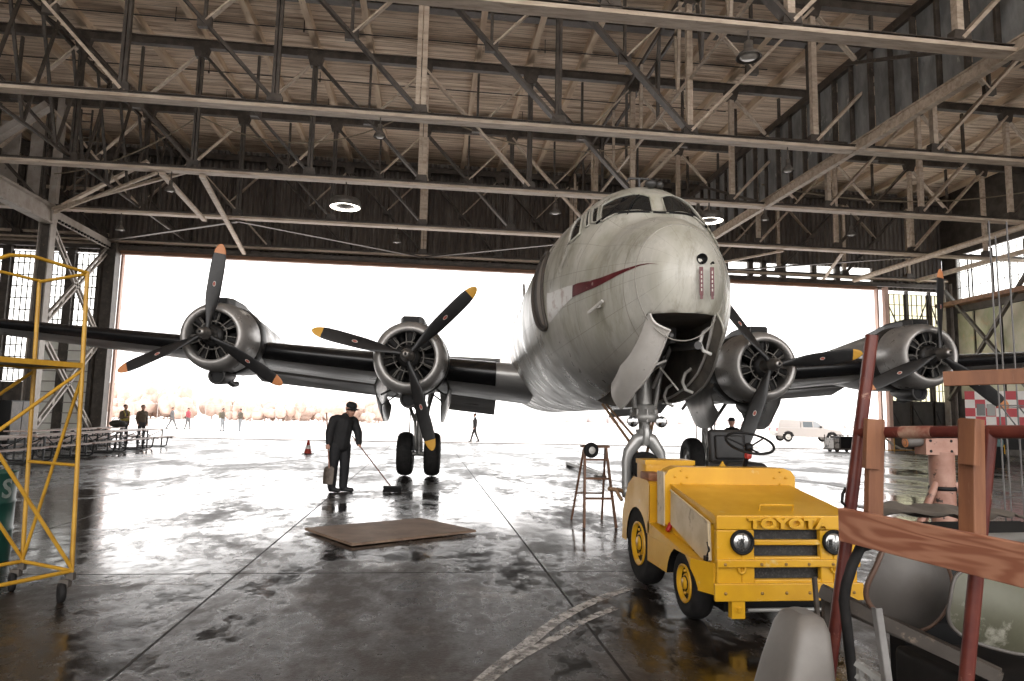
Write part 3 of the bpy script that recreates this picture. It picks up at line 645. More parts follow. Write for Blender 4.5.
# red cheat line that runs to a point on the nose
STC = [(-1.975,-1.205),(-1.8,-1.30),(-1.62,-1.379),(-1.1,-1.50),(-.5,-1.545),(.3,-1.64)]
def stripe(s, t):
    u = lerp(-1.975, -.45, s); return fus(u, hermite(STC, u) + (t-.5)*.115*min(1, (s*1.5)**.9+.02), .006)
strip(stripe, 40, 4, 'red_stripe', REDP, air)
def stripe2(s, t):
    u = lerp(-.45, .42, s); return fus(u, hermite(STC, u) + (t-.5)*lerp(.12, .30, s), .005)
strip(stripe2, 16, 4, 'worn_stripe', mat('worn_white_patch', (.80,.78,.74), (.52,.42,.37), rough=.4, scale=5, lo=.5, hi=.62), air)
# nose: ring seam, lamp hole, streamers, drain mast, aerial
MB().tube([fus(-1.72 + .04*math.cos(a), a, .0015) for a in np.linspace(.0, 2*PI, 61)], .007, 5, caps=False).build('nose_ring', mat('seam_grey', (.36,.34,.30), rough=.5), air)
m = MB(); p = V(*fus(-2.02, .63)); m.lathe([(.0,.0),(.05,-.012),(.052,-.03),(.062,-.03),(.066,.06)], p, (.1,1,.05), 16); m.build('nose_light', BLACK, air)
for x, in ((.13,), (.255,)):
    m = MB(); m.tube([(x,-2.06,3.34),(x+.0,-2.12,3.345),(x+.005,-2.13,3.33)], .012, 6); m.build('pitot_tube', BLACK, air)
    m = MB(); m.box((x, -2.085, 3.13), (.042, .014, .33)); m.box((x, -2.086, 2.95), (.03, .012, .05), mi=0)
    for k in range(5): m.box((x, -2.0935, 3.03+k*.05), (.012, .004, .03), mi=1)
    m.build('warning_streamer', [REDP, DECALW], air)
m = MB(); p = V(*fus(-1.09,-1.78)); q = p + V(-.06,-.12,-.02); m.tube([p, p+V(-.05,.01,-.02)], .02, 8); nn = V(-.07,-.04,-.02); m.tube([p+nn+V(-.075,.09,-.065), p+nn+V(.06,-.14,.055)], .022, 8); m.build('drain_mast', WHITE, air)
m = MB(); m.tube([(0.05,.5,4.98),(.05,.5,5.24)], .022, 8); m.tube([(-.14,.5,5.2),(-.1,.5,5.25),(.2,.5,5.25),(.24,.5,5.2)], .02, 8); m.build('antenna', BAND, air)
m = MB(); m.ell((.0,-.38,4.86), (.09,.07,.06)); m.ell((.13,-.36,4.855), (.06,.06,.05)); m.build('roof_fairing', BAND, air)
for (u, th) in ((-.2,-1.30),(.2,-2.0),(1.6,-2.2),(2.8,-1.9)): 
    MB().disc(fus(u, th, .006), V(*fus(u,th,1))-V(*fus(u,th)), .02, 8).build('drain_port', BLACK, air)
# tail
def foil(pts_le, chord, th, n=12):
    """closed section in local (y, z) about a leading edge point: list of 2n points"""
    out = []
    for i in range(2*n):
        t = i/(2*n); a = 2*PI*t; c = .5*(1+math.cos(a))
        y = 5*th*(.2969*math.sqrt(c)-.126*c-.3516*c*c+.2843*c**3-.1015*c**4)
        out.append((c*chord, (y if a < PI else -y)*chord))
    return out
def wing_sec(s, v, scale_off=0.):
    v0 = v; chord = 5.3-.2086*(v-1.6); yle = 5.95+.155*(v-1.6); zle = 2.53+.086*(v-1.6)
    return [(s*v, yle+c, zle+z-.075*c) for c, z in foil(None, chord, .155-.002*(v-1.6), 14)], chord, yle, zle
for s in (-1, 1):
    rings = [wing_sec(s, v)[0] for v in (1.0, 1.6, 2.6, 3.8, 5.5, 8.15, 11, 14, 16.5, 17.5)]
    tip, ch, yl, zl = wing_sec(s, 17.9); rings.append([(x, lerp(yl+ch*.5, y, .5), lerp(zl, z, .3)) for x, y, z in tip])
    w = MB().loft(rings, caps=True).build('wing', WINGM, air)
    for a, b in ((1.9, 3.1), (4.45, 7.5), (8.85, 17.3)):
        def bt(i, t, a=a, b=b, s=s):
            v = lerp(a, b, i); chord = 5.3-.2086*(v-1.6); yle = 5.95+.155*(v-1.6); zle = 2.53+.086*(v-1.6); th = .155-.002*(v-1.6)
            q = 2*t-1; c = .125*q*q; y = 5*th*(.2969*math.sqrt(c)-.126*c-.3516*c*c+.2843*c**3-.1015*c**4)*chord
            c = c if q >= 0 else c*.5; y = 5*th*(.2969*math.sqrt(c)-.126*c-.3516*c*c+.2843*c**3-.1015*c**4)*chord
            return (s*v, yle+c*chord-.006*(1-abs(q)), zle-.075*c*chord+(y+.007)*(1 if q >= 0 else -1))
        MB().grid(bt, 8, 22).build('deicer_boot', BOOT, w, recalc=False)
    for a, b, dz in ((1.75, 3.35, -.52), (4.2, 8.6, -.36)):       # lowered flaps
        m = MB(); rr = []
        for v in (a, b):
            chord = 5.3-.2086*(v-1.6); yh = 5.95+.155*(v-1.6)+chord*.74; zh = 2.53+.086*(v-1.6)-.10-.055*chord
            rr.append([(s*v, yh, zh+.05), (s*v, yh+.55*chord*.27, zh+dz*.45+.1), (s*v, yh+chord*.27, zh+dz), (s*v, yh+chord*.26, zh+dz-.03), (s*v, yh+.1, zh-.14)])
        m.loft(rr, caps=True, sm=False); m.build('flap', WINGM, w)
    rr = []
    for v in (.0, 2., 4., 6.): rr.append([(s*v, 22.3+.22*v+c, 4.15+.05*v+z) for c, z in foil(None, 3.0-.3*v, .10, 8)])
    MB().loft(rr, caps=True).build('tailplane', WINGM, air)
rr = []
for h in (0., 1.4, 2.8, 3.7): rr.append([(z, 21.2+.75*h+c, 4.5+h) for c, z in foil(None, 4.2-.75*h, .10, 8)])
MB().loft(rr, caps=True).build('tail_fin', SKIN, air)
# engines
def blade_mesh(R=1.97):
    """one blade along +z of the disc (x, z), spinning about y"""
    m = MB(); rings = []; rs = [.10,.22,.36,.5,.7,.9,1.1,1.3,1.5,1.65,1.76,1.84,1.90,1.94,R]
    for r in rs:
        t = (r-.1)/(R-.1)
        ch = lerp(.11, .30, min(1, max(0, (r-.22)/.55))) if r > .22 else .12
        if r > 1.3: ch = .30*math.sqrt(max(.02, 1-((r-1.3)/(R-1.3+.004))**3.2))
        tk = lerp(.055, .012, min(1, max(0, (r-.15)/.7))) if r > .22 else .055
        a = lerp(math.radians(48), math.radians(20), t**.7)
        ring = []
        for k in range(16):
            q = 2*PI*k/16; px, py = ch/2*math.cos(q), tk*math.sin(q)
            if r <= .22: px, py = .055*math.cos(q), .055*math.sin(q)
            ring.append((px*math.cos(a)-py*math.sin(a), px*math.sin(a)+py*math.cos(a), r))
        rings.append(ring)
    m.loft(rings[:11], mi=0); m.loft(rings[10:], mi=1, caps=True)
    a = lerp(math.radians(48), math.radians(20), .5**.7)
    for r, s_, mi in ((.06, 1.35, 3), (.045, 1.3, 2)):
        m.disc((math.cos(a)*0+.0, -.030-(.003 if mi == 2 else 0), 1.08), (math.sin(a)*.9, -math.cos(a), 0), r, 14, mi, .55)
    return m
BM_Y = blade_mesh().mesh('propeller_blade', [PROPB, TIPY, DECAL, DECALW]); BM_O = blade_mesh().mesh('propeller_blade', [PROPB, TIPO, DECAL, DECALW])
def hub_mb():
    m = MB(); m.lathe([(0,-.36),(.05,-.355),(.085,-.33),(.10,-.28),(.10,-.20),(.125,-.17),(.135,-.05),(.12,.1),(.10,.25),(.16,.32),(.2,.5)], (0,0,0), (0,1,0), 20)
    m.lathe([(0,-.368),(.028,-.366),(.03,-.355)], (0,0,0), (0,1,0), 10, mi=1)
    return m.mesh('propeller', [PIG, BLACK])
HUBM = hub_mb()
CYLM = mat('engine_cylinder_metal', (.035,.033,.032), (.018,.017,.017), rough=.5, metal=.4, scale=12); PALE = mat('pale_ignition_parts', (.22,.205,.185), rough=.5)
def radial():
    m = MB()
    m.lathe([(.0,.30),(.20,.30),(.24,.38),(.25,.9)], (0,0,0), (0,1,0), 20, mi=0)
    m.lathe([(.60,.98),(.0,.98)], (0,0,0), (0,1,0), 20, mi=2)
    for row, (y, off) in enumerate(((.52, 0), (.82, PI/7))):
        for k in range(7):
            a = off+2*PI*k/7; d_ = V(math.sin(a), 0, math.cos(a))
            prof = [(.0,.24)]; r = .24
            for i in range(9): prof += [(.105,.24+.03*i),(.105,.252+.03*i),(.085,.254+.03*i),(.085,.268+.03*i)]
            prof += [(.10,.51),(.07,.56),(0,.57)]
            m.lathe(prof, V(0,y,0), d_, 10, mi=0)
            if row == 0:
                t = V(math.cos(a),0,-math.sin(a))
                for s in (-1, 1): m.tube([d_*.25+t*s*.05+V(0,.36,0), d_*.52+t*s*.085+V(0,.44,0)], .010, 6, mi=1)
                m.tube([d_*.30+t*.0+V(0,.35,0), d_*.36+t*.09+V(0,.40,0), d_*.5+t*.12+V(0,.42,0)], .008, 5, mi=1)
    m.tube([V(.31*math.cos(a), .35, .31*math.sin(a)) for a in np.linspace(0, 2*PI, 29)], .012, 6, mi=1, caps=False)
    return m.mesh('radial_engine', [CYLM, PALE, BLACK, BAND])
RADM = radial()
def cowl():
    m = MB(); m.lathe([(.56,.95),(.545,.5),(.535,.36),(.545,.29),(.585,.255),(.64,.27),(.70,.36),(.755,.52),(.785,.75),(.79,1.1),(.785,1.3)], (0,0,0), (0,1,0), 40)
    for a in (.2,.8): pass
    return m.mesh('cowling', [NAC])
COWLM = cowl()
def flaps_(): return MB().lathe([(.785,1.18),(.80,1.20),(.81,1.56),(.785,1.64),(.72,1.60)], (0,0,0), (0,1,0), 40).mesh('cowl_flap_band', [BAND])
FLAPM = flaps_()
def nacelle(dx):
    m = MB(); rings = []
    for y, r, zz, xs in ((1.45,.73,0,1),(1.9,.76,-.02,1),(2.5,.74,-.03,1),(3.2,.68,-.03,1),(4.2,.56,.0,1),(5.2,.40,.08,1.),(6.2,.22,.12,1),(6.8,.05,.12,1)):
        rings.append([(r*xs*math.sin(a), y, zz+r*math.cos(a)) for a in [2*PI*k/32 for k in range(32)]])
    return m.loft(rings, caps=True).mesh('engine_nacelle', [NAC])
NACM = nacelle(0)
def scoop():
    m = MB(); m.loft([[(x*w, y, z0+z*h) for x, z in ((-.5,-1),(.5,-1),(.5,.3),(.4,.55),(-.4,.55),(-.5,.3))] for y, w, h, z0 in ((.62,.40,.16,.80),(.9,.52,.2,.80),(1.6,.56,.2,.78),(2.6,.4,.1,.70))], caps=True, sm=False)
    m.box((0,.615,.80), (.33,.02,.14), mi=1); return m.mesh('air_scoop', [BAND, BLACK])
SCM = scoop()
def cooler():
    m = MB(); m.lathe([(.0,.12),(.14,.12),(.15,0),(.185,-.02),(.20,.03),(.205,.3),(.19,.7),(.1,1.0)], (0,.75,-.86), (0,1,.05), 18)
    m.lathe([(0,.08),(.145,.08)], (0,.75,-.86), (0,1,.05), 18, mi=1); m.tube([(.1,1.2,-.95),(.12,1.5,-1.02),(.12,1.75,-1.0)], .07, 8); return m.mesh('oil_cooler', [BAND, BLACK])
OCM = cooler()
ANG = {(-1,0): (46.6,166.4,-73), (-1,1): (84.5,205.7,-32.4), (1,0): (8.5,128.5,-111.5), (1,1): (86.6,205.2,-37.7)}
def engine(s, outer):
    x, y, z = (s*8.147, 5.297, 3.193) if outer else (s*3.76, 4.231, 2.745)
    n = link('engine_nacelle', NACM, air); n.location = (x, y, z)
    for nm, me in (('cowling', COWLM), ('cowl_flap_band', FLAPM), ('radial_engine', RADM), ('air_scoop', SCM), ('oil_cooler', OCM)): link(nm, me, n)
    p = link('propeller', HUBM, air); p.location = (x, y, z)
    for a in ANG[(s, outer)]:
        b = link('propeller_blade', BM_O if (outer) else BM_Y, p); b.rotation_euler = (0, math.radians(90-a), 0)
for s in (-1, 1):
    for o_ in (0, 1): engine(s, o_)
# landing gear
def tyre(r, w, rim, m, c, mi=(0,1)):
    prof = []
    for i in range(13):
        a = -PI/2+PI*i/12; prof.append((r-w*.5*.75+w*.5*.75*math.cos(a)**.7 if math.cos(a) > 1e-6 else r-w*.5*.75, w/2*math.sin(a)))
    prof = [(rim,-w*.42)]+prof+[(rim,w*.42)]
    m.lathe(prof, c, (1,0,0), 32, mi=mi[0])
    m.lathe([(rim,-w*.40),(rim*.9,-w*.3),(rim*.45,-w*.22),(rim*.4,-w*.42),(0,-w*.44)], c, (1,0,0), 24, mi=mi[1]); m.lathe([(rim,w*.40),(rim*.9,w*.3),(rim*.45,w*.22),(rim*.4,w*.42),(0,w*.44)], c, (1,0,0), 24, mi=mi[1])
    return m
for s in (-1, 1):
    g = MB(); x, y = s*3.76, 8.38
    g.tube([(x,y-.05,2.6),(x,y,1.5)], .13, 14); g.tube([(x,y,1.5),(x,y,.56)], .085, 14); g.tube([(x-.36,y,.56),(x+.36,y,.56)], .06, 10); g.lathe([(.15,-.1),(.17,0),(.15,.1)], (x,y,1.5), (0,0,1), 14)
    for q in (-.12, .12): g.tube([(x+q,y-.14,1.45),(x+q*.6,y-.42,1.05),(x+q*.6,y-.14,.66)], .035, 8)
    for q in (-.25, .25): g.tube([(x+q,y+.1,2.3),(x+q*.4,y+1.6,1.9)], .05, 8); g.tube([(x+q*1.6,y-.9,2.25),(x+q*.5,y-.05,1.4)], .045, 8)
    g.tube([(x-.25,y-.02,1.9),(x-.26,y-.1,.8)], .018, 6); g.tube([(x+.25,y-.02,1.9),(x+.2,y-.2,1.2),(x+.26,y-.1,.8)], .018, 6)
    go = g.build('main_gear_strut', GEARM, air)
    for q in (-.345, .345): tyre(.56, .40, .27, MB(), (x+q, y, .56)).build('wheel', [MATTE, GEARM], go)
    for q in (-1, 1):                                   # curved doors hanging either side of the nacelle
        def door(a, t, q=q, x=x):
            yy = lerp(5.6, 7.5, a); k = 1-abs(2*a-1)**3*.35
            return (x+q*(.70+.16*math.sin(PI*t*.9)-.08*t), yy, 2.5-(t*1.12)*k)
        m = MB(); m.grid(door, 10, 8); m.grid(lambda a, t, q=q, x=x: V(*door(a, t, q, x))-V(q*.03,0,0), 10, 8)
        dd = m.build('main_gear_door', ALU, air, recalc=False)
        dd2 = MB(); dd2.tube([(x+q*.74,6.2,2.0),(x+q*.35,6.8,2.25)], .025, 6); dd2.tube([(x+q*.8,6.6,1.75),(x+q*.2,6.9,2.2)], .02, 6); dd2.build('door_rod', GEARM, dd)
# nose gear
g = MB(); g.tube([(0,.0,2.75),(0,0,1.72)], .105, 14); g.tube([(0,0,1.72),(0,0,1.28)], .075, 14); g.lathe([(.12,-.10),(.19,-.09),(.21,-.03),(.19,.03),(.15,.06),(.17,.12),(.12,.15)], (0,0,1.62), (0,0,1), 18)
for k in range(8): a = 2*PI*k/8; g.tube([(.18*math.cos(a),.18*math.sin(a),1.52),(.18*math.cos(a),.18*math.sin(a),1.70)], .022, 6)
g.tube([(-.16,-.1,1.72),(-.28,-.25,2.3)], .035, 8); g.tube([(.14,-.05,1.72),(.24,-.15,2.45)], .035, 8); g.tube([(-.11,.02,1.75),(-.18,.15,2.6)], .03, 8)
g.tube([(-.2,-.45,2.55),(-.06,-.12,2.0)], .03, 8); g.tube([(.25,-.5,2.55),(.1,-.12,2.0)], .03, 8)
ng = g.build('nose_gear_strut', GEARM, air)
y_ = MB()
for s in (-1, 1):
    y_.tube([(0,-.02,1.30),(s*.10,-.02,1.27),(s*.22,-.01,1.10),(s*.245,.0,.98),(s*.245,.0,.56)], [.09,.085,.07,.062,.06], 12, flat=1.15)
    y_.lathe([(0,-.05),(.085,-.05),(.085,.05),(0,.05)], (s*.25,0,.56), (1,0,0), 14)
y_.lathe([(.075,-.18),(.10,-.12),(.12,0)], (0,0,1.42), (0,0,1), 16); y_.tube([(0,-.09,1.48),(0,-.16,1.36),(0,-.10,1.22)], .05, 8)
y_.build('nose_gear_fork', mat('silver_fork_paint', (.46,.455,.44), rough=.3, metal=.5), ng)
tyre(.555, .36, .25, MB(), (0, 0, .555)).build('nose_wheel', [MATTE, GEARM], ng)
for s, r in ((-1, .075), (1, .075)):
    m = MB(); m.lathe([(0,.10),(.05,.09),(r,.03),(r+.008,-.02),(r,-.03)], (s*.20+.0,-.16,1.53), (0,1,0), 16); m.lathe([(r,-.03),(r*.6,-.045),(0,-.05)], (s*.20,-.16,1.53), (0,1,0), 16, mi=1); m.tube([(s*.1,-.08,1.56),(s*.2,-.12,1.54)], .02, 6); m.build('taxi_lamp', [GEARM, CHROME], ng)
m = MB(); BR = mat('brown_brace_paint', (.33,.20,.11), rough=.5)
for s in (-1, 1): m.tube([(s*.42,.9,1.78),(s*.05,.06,1.05)], .022, 6); m.tube([(s*.34,1.0,1.78),(s*.1,.06,1.28)], .018, 6)
m.build('drag_brace', BR, ng)
m = MB(); m.tube([(-.30,0,.56),(-.36,-.05,.58),(-.52,-.1,.60)], .03, 8); m.tube([(-.42,-.08,.60),(-.36,-.22,.46)], .025, 6); m.build('tow_lug', BR, ng)
# nose gear doors
def hinge(s, a):
    y = lerp(-1.80, -.42, a) if s < 0 else lerp(-1.80, .85, a)
    b = hermite(FB, y); t = hermite(FT, y); w = hermite(FW, y); zc = min(max(3.3, b+.38*(t-b)), b+.55*(t-b)); hx = (lerp(.40, .55, min(1, a*1.6)) if s < 0 else lerp(.42, .505, min(1, a*3))); q = min(.98, hx/max(w, .52)); return V(s*hx, y, zc-(zc-b)*math.sqrt(1-q*q))
def ndoor(s, dx, dz, bulge, L0, L1):
    def fn(a, t, dx=dx, dz=dz):
        h_ = hinge(s, a); Lk = lerp(L0, L1, a)*(1+.10*math.sin(PI*a))
        if s < 0: dx, dz = lerp(.78, .30, a), lerp(-.62, -.95, a)
        else: dx, dz = .35, -.94
        return h_+V(dx, 0, dz)*Lk*t+V(-s*0-abs(dz)*.0, 0, 0)+V(s*bulge*math.sin(PI*t), 0, -bulge*.4*math.sin(PI*t))
    return fn
DOORW = mat('pale_door_paint', (.60,.575,.54), (.5,.475,.44), rough=.33, scale=2, stretch=(1,.4,1), rvar=.08)
for s, args, mt in ((-1, (.62,-.78,.05,.30,.38), DOORW), (1, (.16,-1.,.02,.24,.04), SKIN)):
    fn = ndoor(s, *args); m = MB(); m.grid(fn, 24, 6); m.grid(lambda a, t: fn(a, t)+V(-s*.028, 0, .012), 24, 6, mi=1)
    rim = [fn(i/24, 0) for i in range(24)]+[fn(1, j/6) for j in range(6)]+[fn(1-i/24, 1) for i in range(24)]+[fn(0, 1-j/6) for j in range(6)]
    m.tube([V(*p)+V(-s*.014,0,.006) for p in rim+[rim[0]]], .017, 5, mi=0, caps=False)
    dd = m.build('nose_gear_door', [mt, mt if s < 0 else BAY], air, recalc=False)
    if s > 0:
        k = MB(); k.tube([V(*fn(i/24, .06))+V(-.045,0,0) for i in range(25)], .018, 6)
        for a in (.12, .45, .78): h_ = hinge(1, a); k.tube([h_+V(-.02,0,.18), h_+V(-.10,0,.12), h_+V(-.14,0,.0), h_+V(-.10,0,-.10), h_+V(.0,0,-.14)], .024, 7)
        k.build('door_hinge_arm', WHITE, dd)
    else:
        k = MB(); p = V(*fn(.35, .8)); k.tube([p, p+V(.30,.1,.12), V(.0,-.35,2.2)], .016, 6); k.tube([V(.02,-.5,2.35), V(.28,-.7,1.95)], .014, 6); k.build('door_rod', WHITE, dd)
m = MB(); m.box((.0,-.6,2.72), (.5,.25,.3)); m.tube([(-.3,-1.5,2.5),(-.3,.3,2.6)], .04, 8); m.tube([(.25,-1.6,2.45),(.3,.4,2.6)], .05, 8); m.tube([(-.1,-1.7,2.55),(-.1,.3,2.7)], .025, 8); m.tube([(.1,-.9,2.6),(.05,-.2,2.2),(0,0,2.3)], .035, 8); m.build('bay_equipment', BAND, air)
# ------------------------------------------------------------------ hanging lamps
LAMPM = mat('enamel_lamp_grey', (.10,.09,.08), (.16,.14,.12), rough=.4, scale=6)
def emit(name, col, st):
    m, nt, P, N = nodes(name); P.inputs['Emission Color'].default_value = c4(col); P.inputs['Emission Strength'].default_value = st; P.inputs['Base Color'].default_value = c4(col); return m
GLOW = emit('lit_lamp_lens', (1., .93, .82), 3.2); DIM = mat('unlit_lens', (.55,.52,.47), rough=.25)
def bell(x, y, z, lb, top, r=.20):
    t = thing('hanging_lamp', lb, 'lamp', (x, y, z), 0, 'bell lamps under the trusses')
    MB().lathe([(r*.1,.42),(r*.35,.40),(r*.38,.22),(r*.45,.18),(r*.8,.10),(r,.0),(r*.97,-.01),(r*.78,.08),(r*.4,.16)], (0,0,0), (0,0,1), 20).build('lamp_shade', LAMPM, t)
    MB().lathe([(0,-.03),(r*.5,-.02),(r*.78,.03),(r*.7,.07),(0,.08)], (0,0,0), (0,0,1), 16).build('lens', DIM, t)
    MB().tube([(0,0,.42),(0,0,top-z)], .022, 6).build('stem', LAMPM, t)
    return t
bell(-1.76, 20.85, 10.15, 'small bell lamp under the second truss, left of the tall central post', 10.78)
bell(-14.7, 33.6, 9.95, 'bell lamp near the left column, below the fourth truss', 10.78)
bell(-1.77, 33.6, 10.05, 'bell lamp under the fourth truss just left of its centre post', 10.78)
bell(7.25, 14.5, 10.1, 'large bell lamp under the nearest truss above the nose of the aircraft', 10.78, .3)
bell(5.0, 27.2, 10.0, 'bell lamp beside the top left of the cockpit', 10.78, .24)
bell(11.74, 20.85, 9.95, 'bell lamp in front of the draft curtain', 10.78)
bell(18.2, 27.2, 9.8, 'bell lamp hung on a bracket in the right bay', 10.78)
bell(14.2, 27.2, 10.25, 'small bell lamp below the draft curtain beam', 10.78, .16)
bell(-10.2, 27.2, 10.0, 'bell lamp at the slanted pale braces on the left', 10.78)
bell(11.2, 27.2, 10.4, 'bell lamp just right of the cockpit roof', 10.78, .18)
def ring(x, y, z, r, lb):
    t = thing('hanging_ring_lamp', lb, 'lamp', (x, y, z), 0)
    MB().lathe([(r*.2,.36),(r*.85,.34),(r*.98,.28),(r*1.02,.0),(r*.98,-.01)], (0,0,0), (0,0,1), 28).build('lamp_shade', LAMPM, t)
    MB().lathe([(r*.97,0),(r*.68,.03),(r*.62,.035)], (0,0,0), (0,0,1), 28).build('glowing_ring', GLOW, t)
    MB().lathe([(r*.64,.035),(r*.5,.02),(r*.35,-.02),(0,-.05)], (0,0,0), (0,0,1), 20).build('inner_cap', LAMPM, t)
    MB().tube([(0,0,.3),(0,0,CH-z)], .03, 6).build('stem', LAMPM, t)
ring(-3.53, 27.2, 9.75, .60, 'large round lamp with a glowing white ring under the middle truss')
ring(11.6, 27.0, 10.0, .58, 'glowing round lamp half hidden behind the cockpit')
# ------------------------------------------------------------------ yellow tow tractor
tug = thing('tow_tractor', 'yellow tow tractor with black seat parked under the nose of the aircraft', 'tow tractor', (2.70, 0, 0))
TYD = mat('dark_radiator_mesh', (.015,.014,.013), (.10,.095,.09), rough=.6, scale=60, lo=.5, hi=.75)
pl = [(-.66,6.20),(-.66,5.17),(-.56,4.965),(-.30,4.965),(-.30,5.06),(.30,5.06),(.30,4.965),(.56,4.965),(.66,5.17),(.66,6.20)]
m = MB(); m.prism(pl, (0,0,.285), (1,0,0), (0,1,0), (0,0,.225))
body = m.build('body', [YELLOW, BLACK], tug)
def ycut(o, x0, x1, y, z, r):
    c = MB(); c.tube([(x0,y,z),(x1,y,z)], r, 28, mi=1, sm=False); cut(o, c.build('arch_cut', [YELLOW, BLACK], tug))
for a, b in ((-.8,-.36),(.36,.8)): ycut(body, a, b, 5.40, .235, .30)
bevel(body, .015, 2)
for s in (-.66,.50):
    m = MB(); m.prism([(5.2,.512),(6.2,.512),(6.2,.63)], (s,0,0), (0,1,0), (0,0,1), (.16,0,0)); bevel(m.build('running_board', YELLOW, tug), .012)
# front panel with recessed grille
m = MB(); m.box((-.456,4.955,.508), (.19,.05,.495)); m.box((.456,4.955,.508), (.19,.05,.495)); m.box((0,4.955,.81), (1.1,.05,.105)); m.box((0,4.955,.665), (.52,.05,.038)); m.box((0,4.955,.525), (.52,.05,.075)); m.box((0,4.955,.33), (.52,.05,.14))
for s in (-1,1): m.box((s*.31,4.955,.508), (.1,.05,.495))
front = bevel(m.build('front_panel', YELLOW, tug), .008)
MB().box((0,4.998,.60), (.6,.02,.42)).build('grille', TYD, front)
# hood and side panels
m = MB(); m.prism([(5.03,.40),(5.03,.79),(4.94,.80),(4.935,.845),(4.955,.862),(5.9,1.0),(5.9,.40)], (-.555,0,0), (0,1,0), (0,0,1), (1.11,0,0)); hood = bevel(m.build('hood', YELLOW, tug), .022, 3)
for s in (-1, 1):
    q = MB(); q.prism([(5.0,.52),(5.02,.80),(5.83,.945),(5.84,.66),(5.15,.50)], (s*.560-(.012 if s < 0 else 0),0,0), (0,1,0), (0,0,1), (.012,0,0)); sp_ = bevel(q.build('side_panel', WORN, tug), .006)
    q = MB(); q.tube([(s*.572,5.01,.53),(s*.572,5.03,.80),(s*.572,5.83,.948)], .010, 6); q.build('panel_edge', WORN, sp_)
    q = MB(); q.box((s*.57,5.06,.515), (.04,.05,.06)); q.tube([(s*.575,5.05,.55),(s*.58,5.0,.60),(s*.575,5.04,.65)], .009, 6); q.build('latch', BLACK, sp_)
q = MB(); q.tube([(-.145,5.08,.87),(-.145,5.06,.925),(.125,5.06,.925),(.125,5.08,.87)], .009, 8); q.build('hood_handle', YELLOW, hood)
letters('TOYOTA', .100, .020, YELLOW, 'raised_lettering', front, (0,4.918,.805), (PI/2,0,0), .005, 1.06, 1.46)
# cowl
m = MB(); m.prism([(-.555,.60),(.555,.60),(.605,.66),(.605,1.07),(.57,1.12),(.50,1.145),(-.50,1.145),(-.57,1.12),(-.605,1.07),(-.605,.66)], (0,5.88,0), (1,0,0), (0,0,1), (0,.17,0)); cw = bevel(m.build('cowl', YELLOW, tug), .02, 3)
q = MB(); q.box((-.612,5.965,.87), (.012,.17,.46)); q.build('worn_edge', WORN, cw)
for s in (-1,1):
    for k in range(8): a = 2*PI*k/8; q = MB().lathe([(0,-.012),(.009,-.01),(.011,0)], (s*.46+.055*math.cos(a),5.88,1.06+.055*math.sin(a)), (0,1,0), 8) if k % 2 == 0 else None; q and q.build('bolt', YELLOW, cw)
# lamps
for s in (-1,1):
    m = MB(); m.lathe([(.088,.0),(.092,-.025),(.078,-.03),(.074,-.01)], (s*.362,4.93,.672), (0,1,0), 24); l_ = m.build('headlight', BLACK, tug)
    q = MB(); q.lathe([(.075,-.012),(.055,-.03),(.025,-.038),(0,-.04)], (s*.362,4.93,.672), (0,1,0), 22); q.box((s*.362,4.893,.672), (.004,.004,.12)); q.build('lens', mat('headlamp_glass', (.45,.45,.44), rough=.08, metal=.85), l_)
    q = MB(); q.lathe([(.034,-.006),(.034,-.02),(.02,-.02),(.02,-.004)], (s*.365,4.932,.475), (0,1,0), 16); q.build('marker_ring', YELLOW, tug)
# bumper rails with bolts
for z, h, w in ((.520,.055,1.12),(.315,.125,1.16)):
    m = MB(); m.box((0,4.915,z), (w,.03,h)); bp_ = bevel(m.build('bumper_rail', YELLOW, tug), .006)
    for x in (-.50,-.22,-.03,.15,.34,.5): q = MB(); q.lathe([(0,-.010),(.010,-.008),(.013,0)], (x,4.90,z-.005), (0,1,0), 8); q.build('bolt', mat('dull_bolt', (.35,.2,.05), rough=.5), bp_) if abs(x) < w/2 else None
m = MB(); m.box((-.40,4.94,.20), (.10,.06,.14)); m.tube([(-.40,4.905,.18),(-.40,4.9,.21)], .018, 10); m.build('tow_bracket', YELLOW, tug)
m = MB(); m.box((0,5.3,.2), (.9,.5,.12)); m.tube([(-.3,4.98,.17),(.3,4.98,.17)], .016, 8, mi=1); m.build('underbody', [BLACK, GEARM], tug)
# rear body
for s in (-1, 1):
    a, b = (-.66,-.48) if s < 0 else (.48,.66)
    m = MB(); m.prism([(6.17,.55),(6.17,.965),(6.22,.985),(6.62,.985),(6.80,.90),(6.98,.62),(7.0,.36),(6.86,.36)], (a,0,0), (0,1,0), (0,0,1), (b-a,0,0))
    rb = m.build('rear_fender', [YELLOW, BLACK], tug); ycut(rb, min(s*.3, s*.8), max(s*.3, s*.8), 6.53, .385, .345); bevel(rb, .015, 2)
m = MB(); m.box((0,6.58,.72), (.94,1.0,.48)); m.box((0,6.12,.45), (.94,.3,.3)); m.build('floor_pan', YELLOW, tug)
m = MB(); m.rbox((-.225,6.95,1.04), (.51,.30,.22), .02); bx_ = m.build('battery_box', YELLOW, tug); MB().box((-.225,6.95,1.125), (.525,.315,.045)).build('box_lid', YELLOW, bx_)
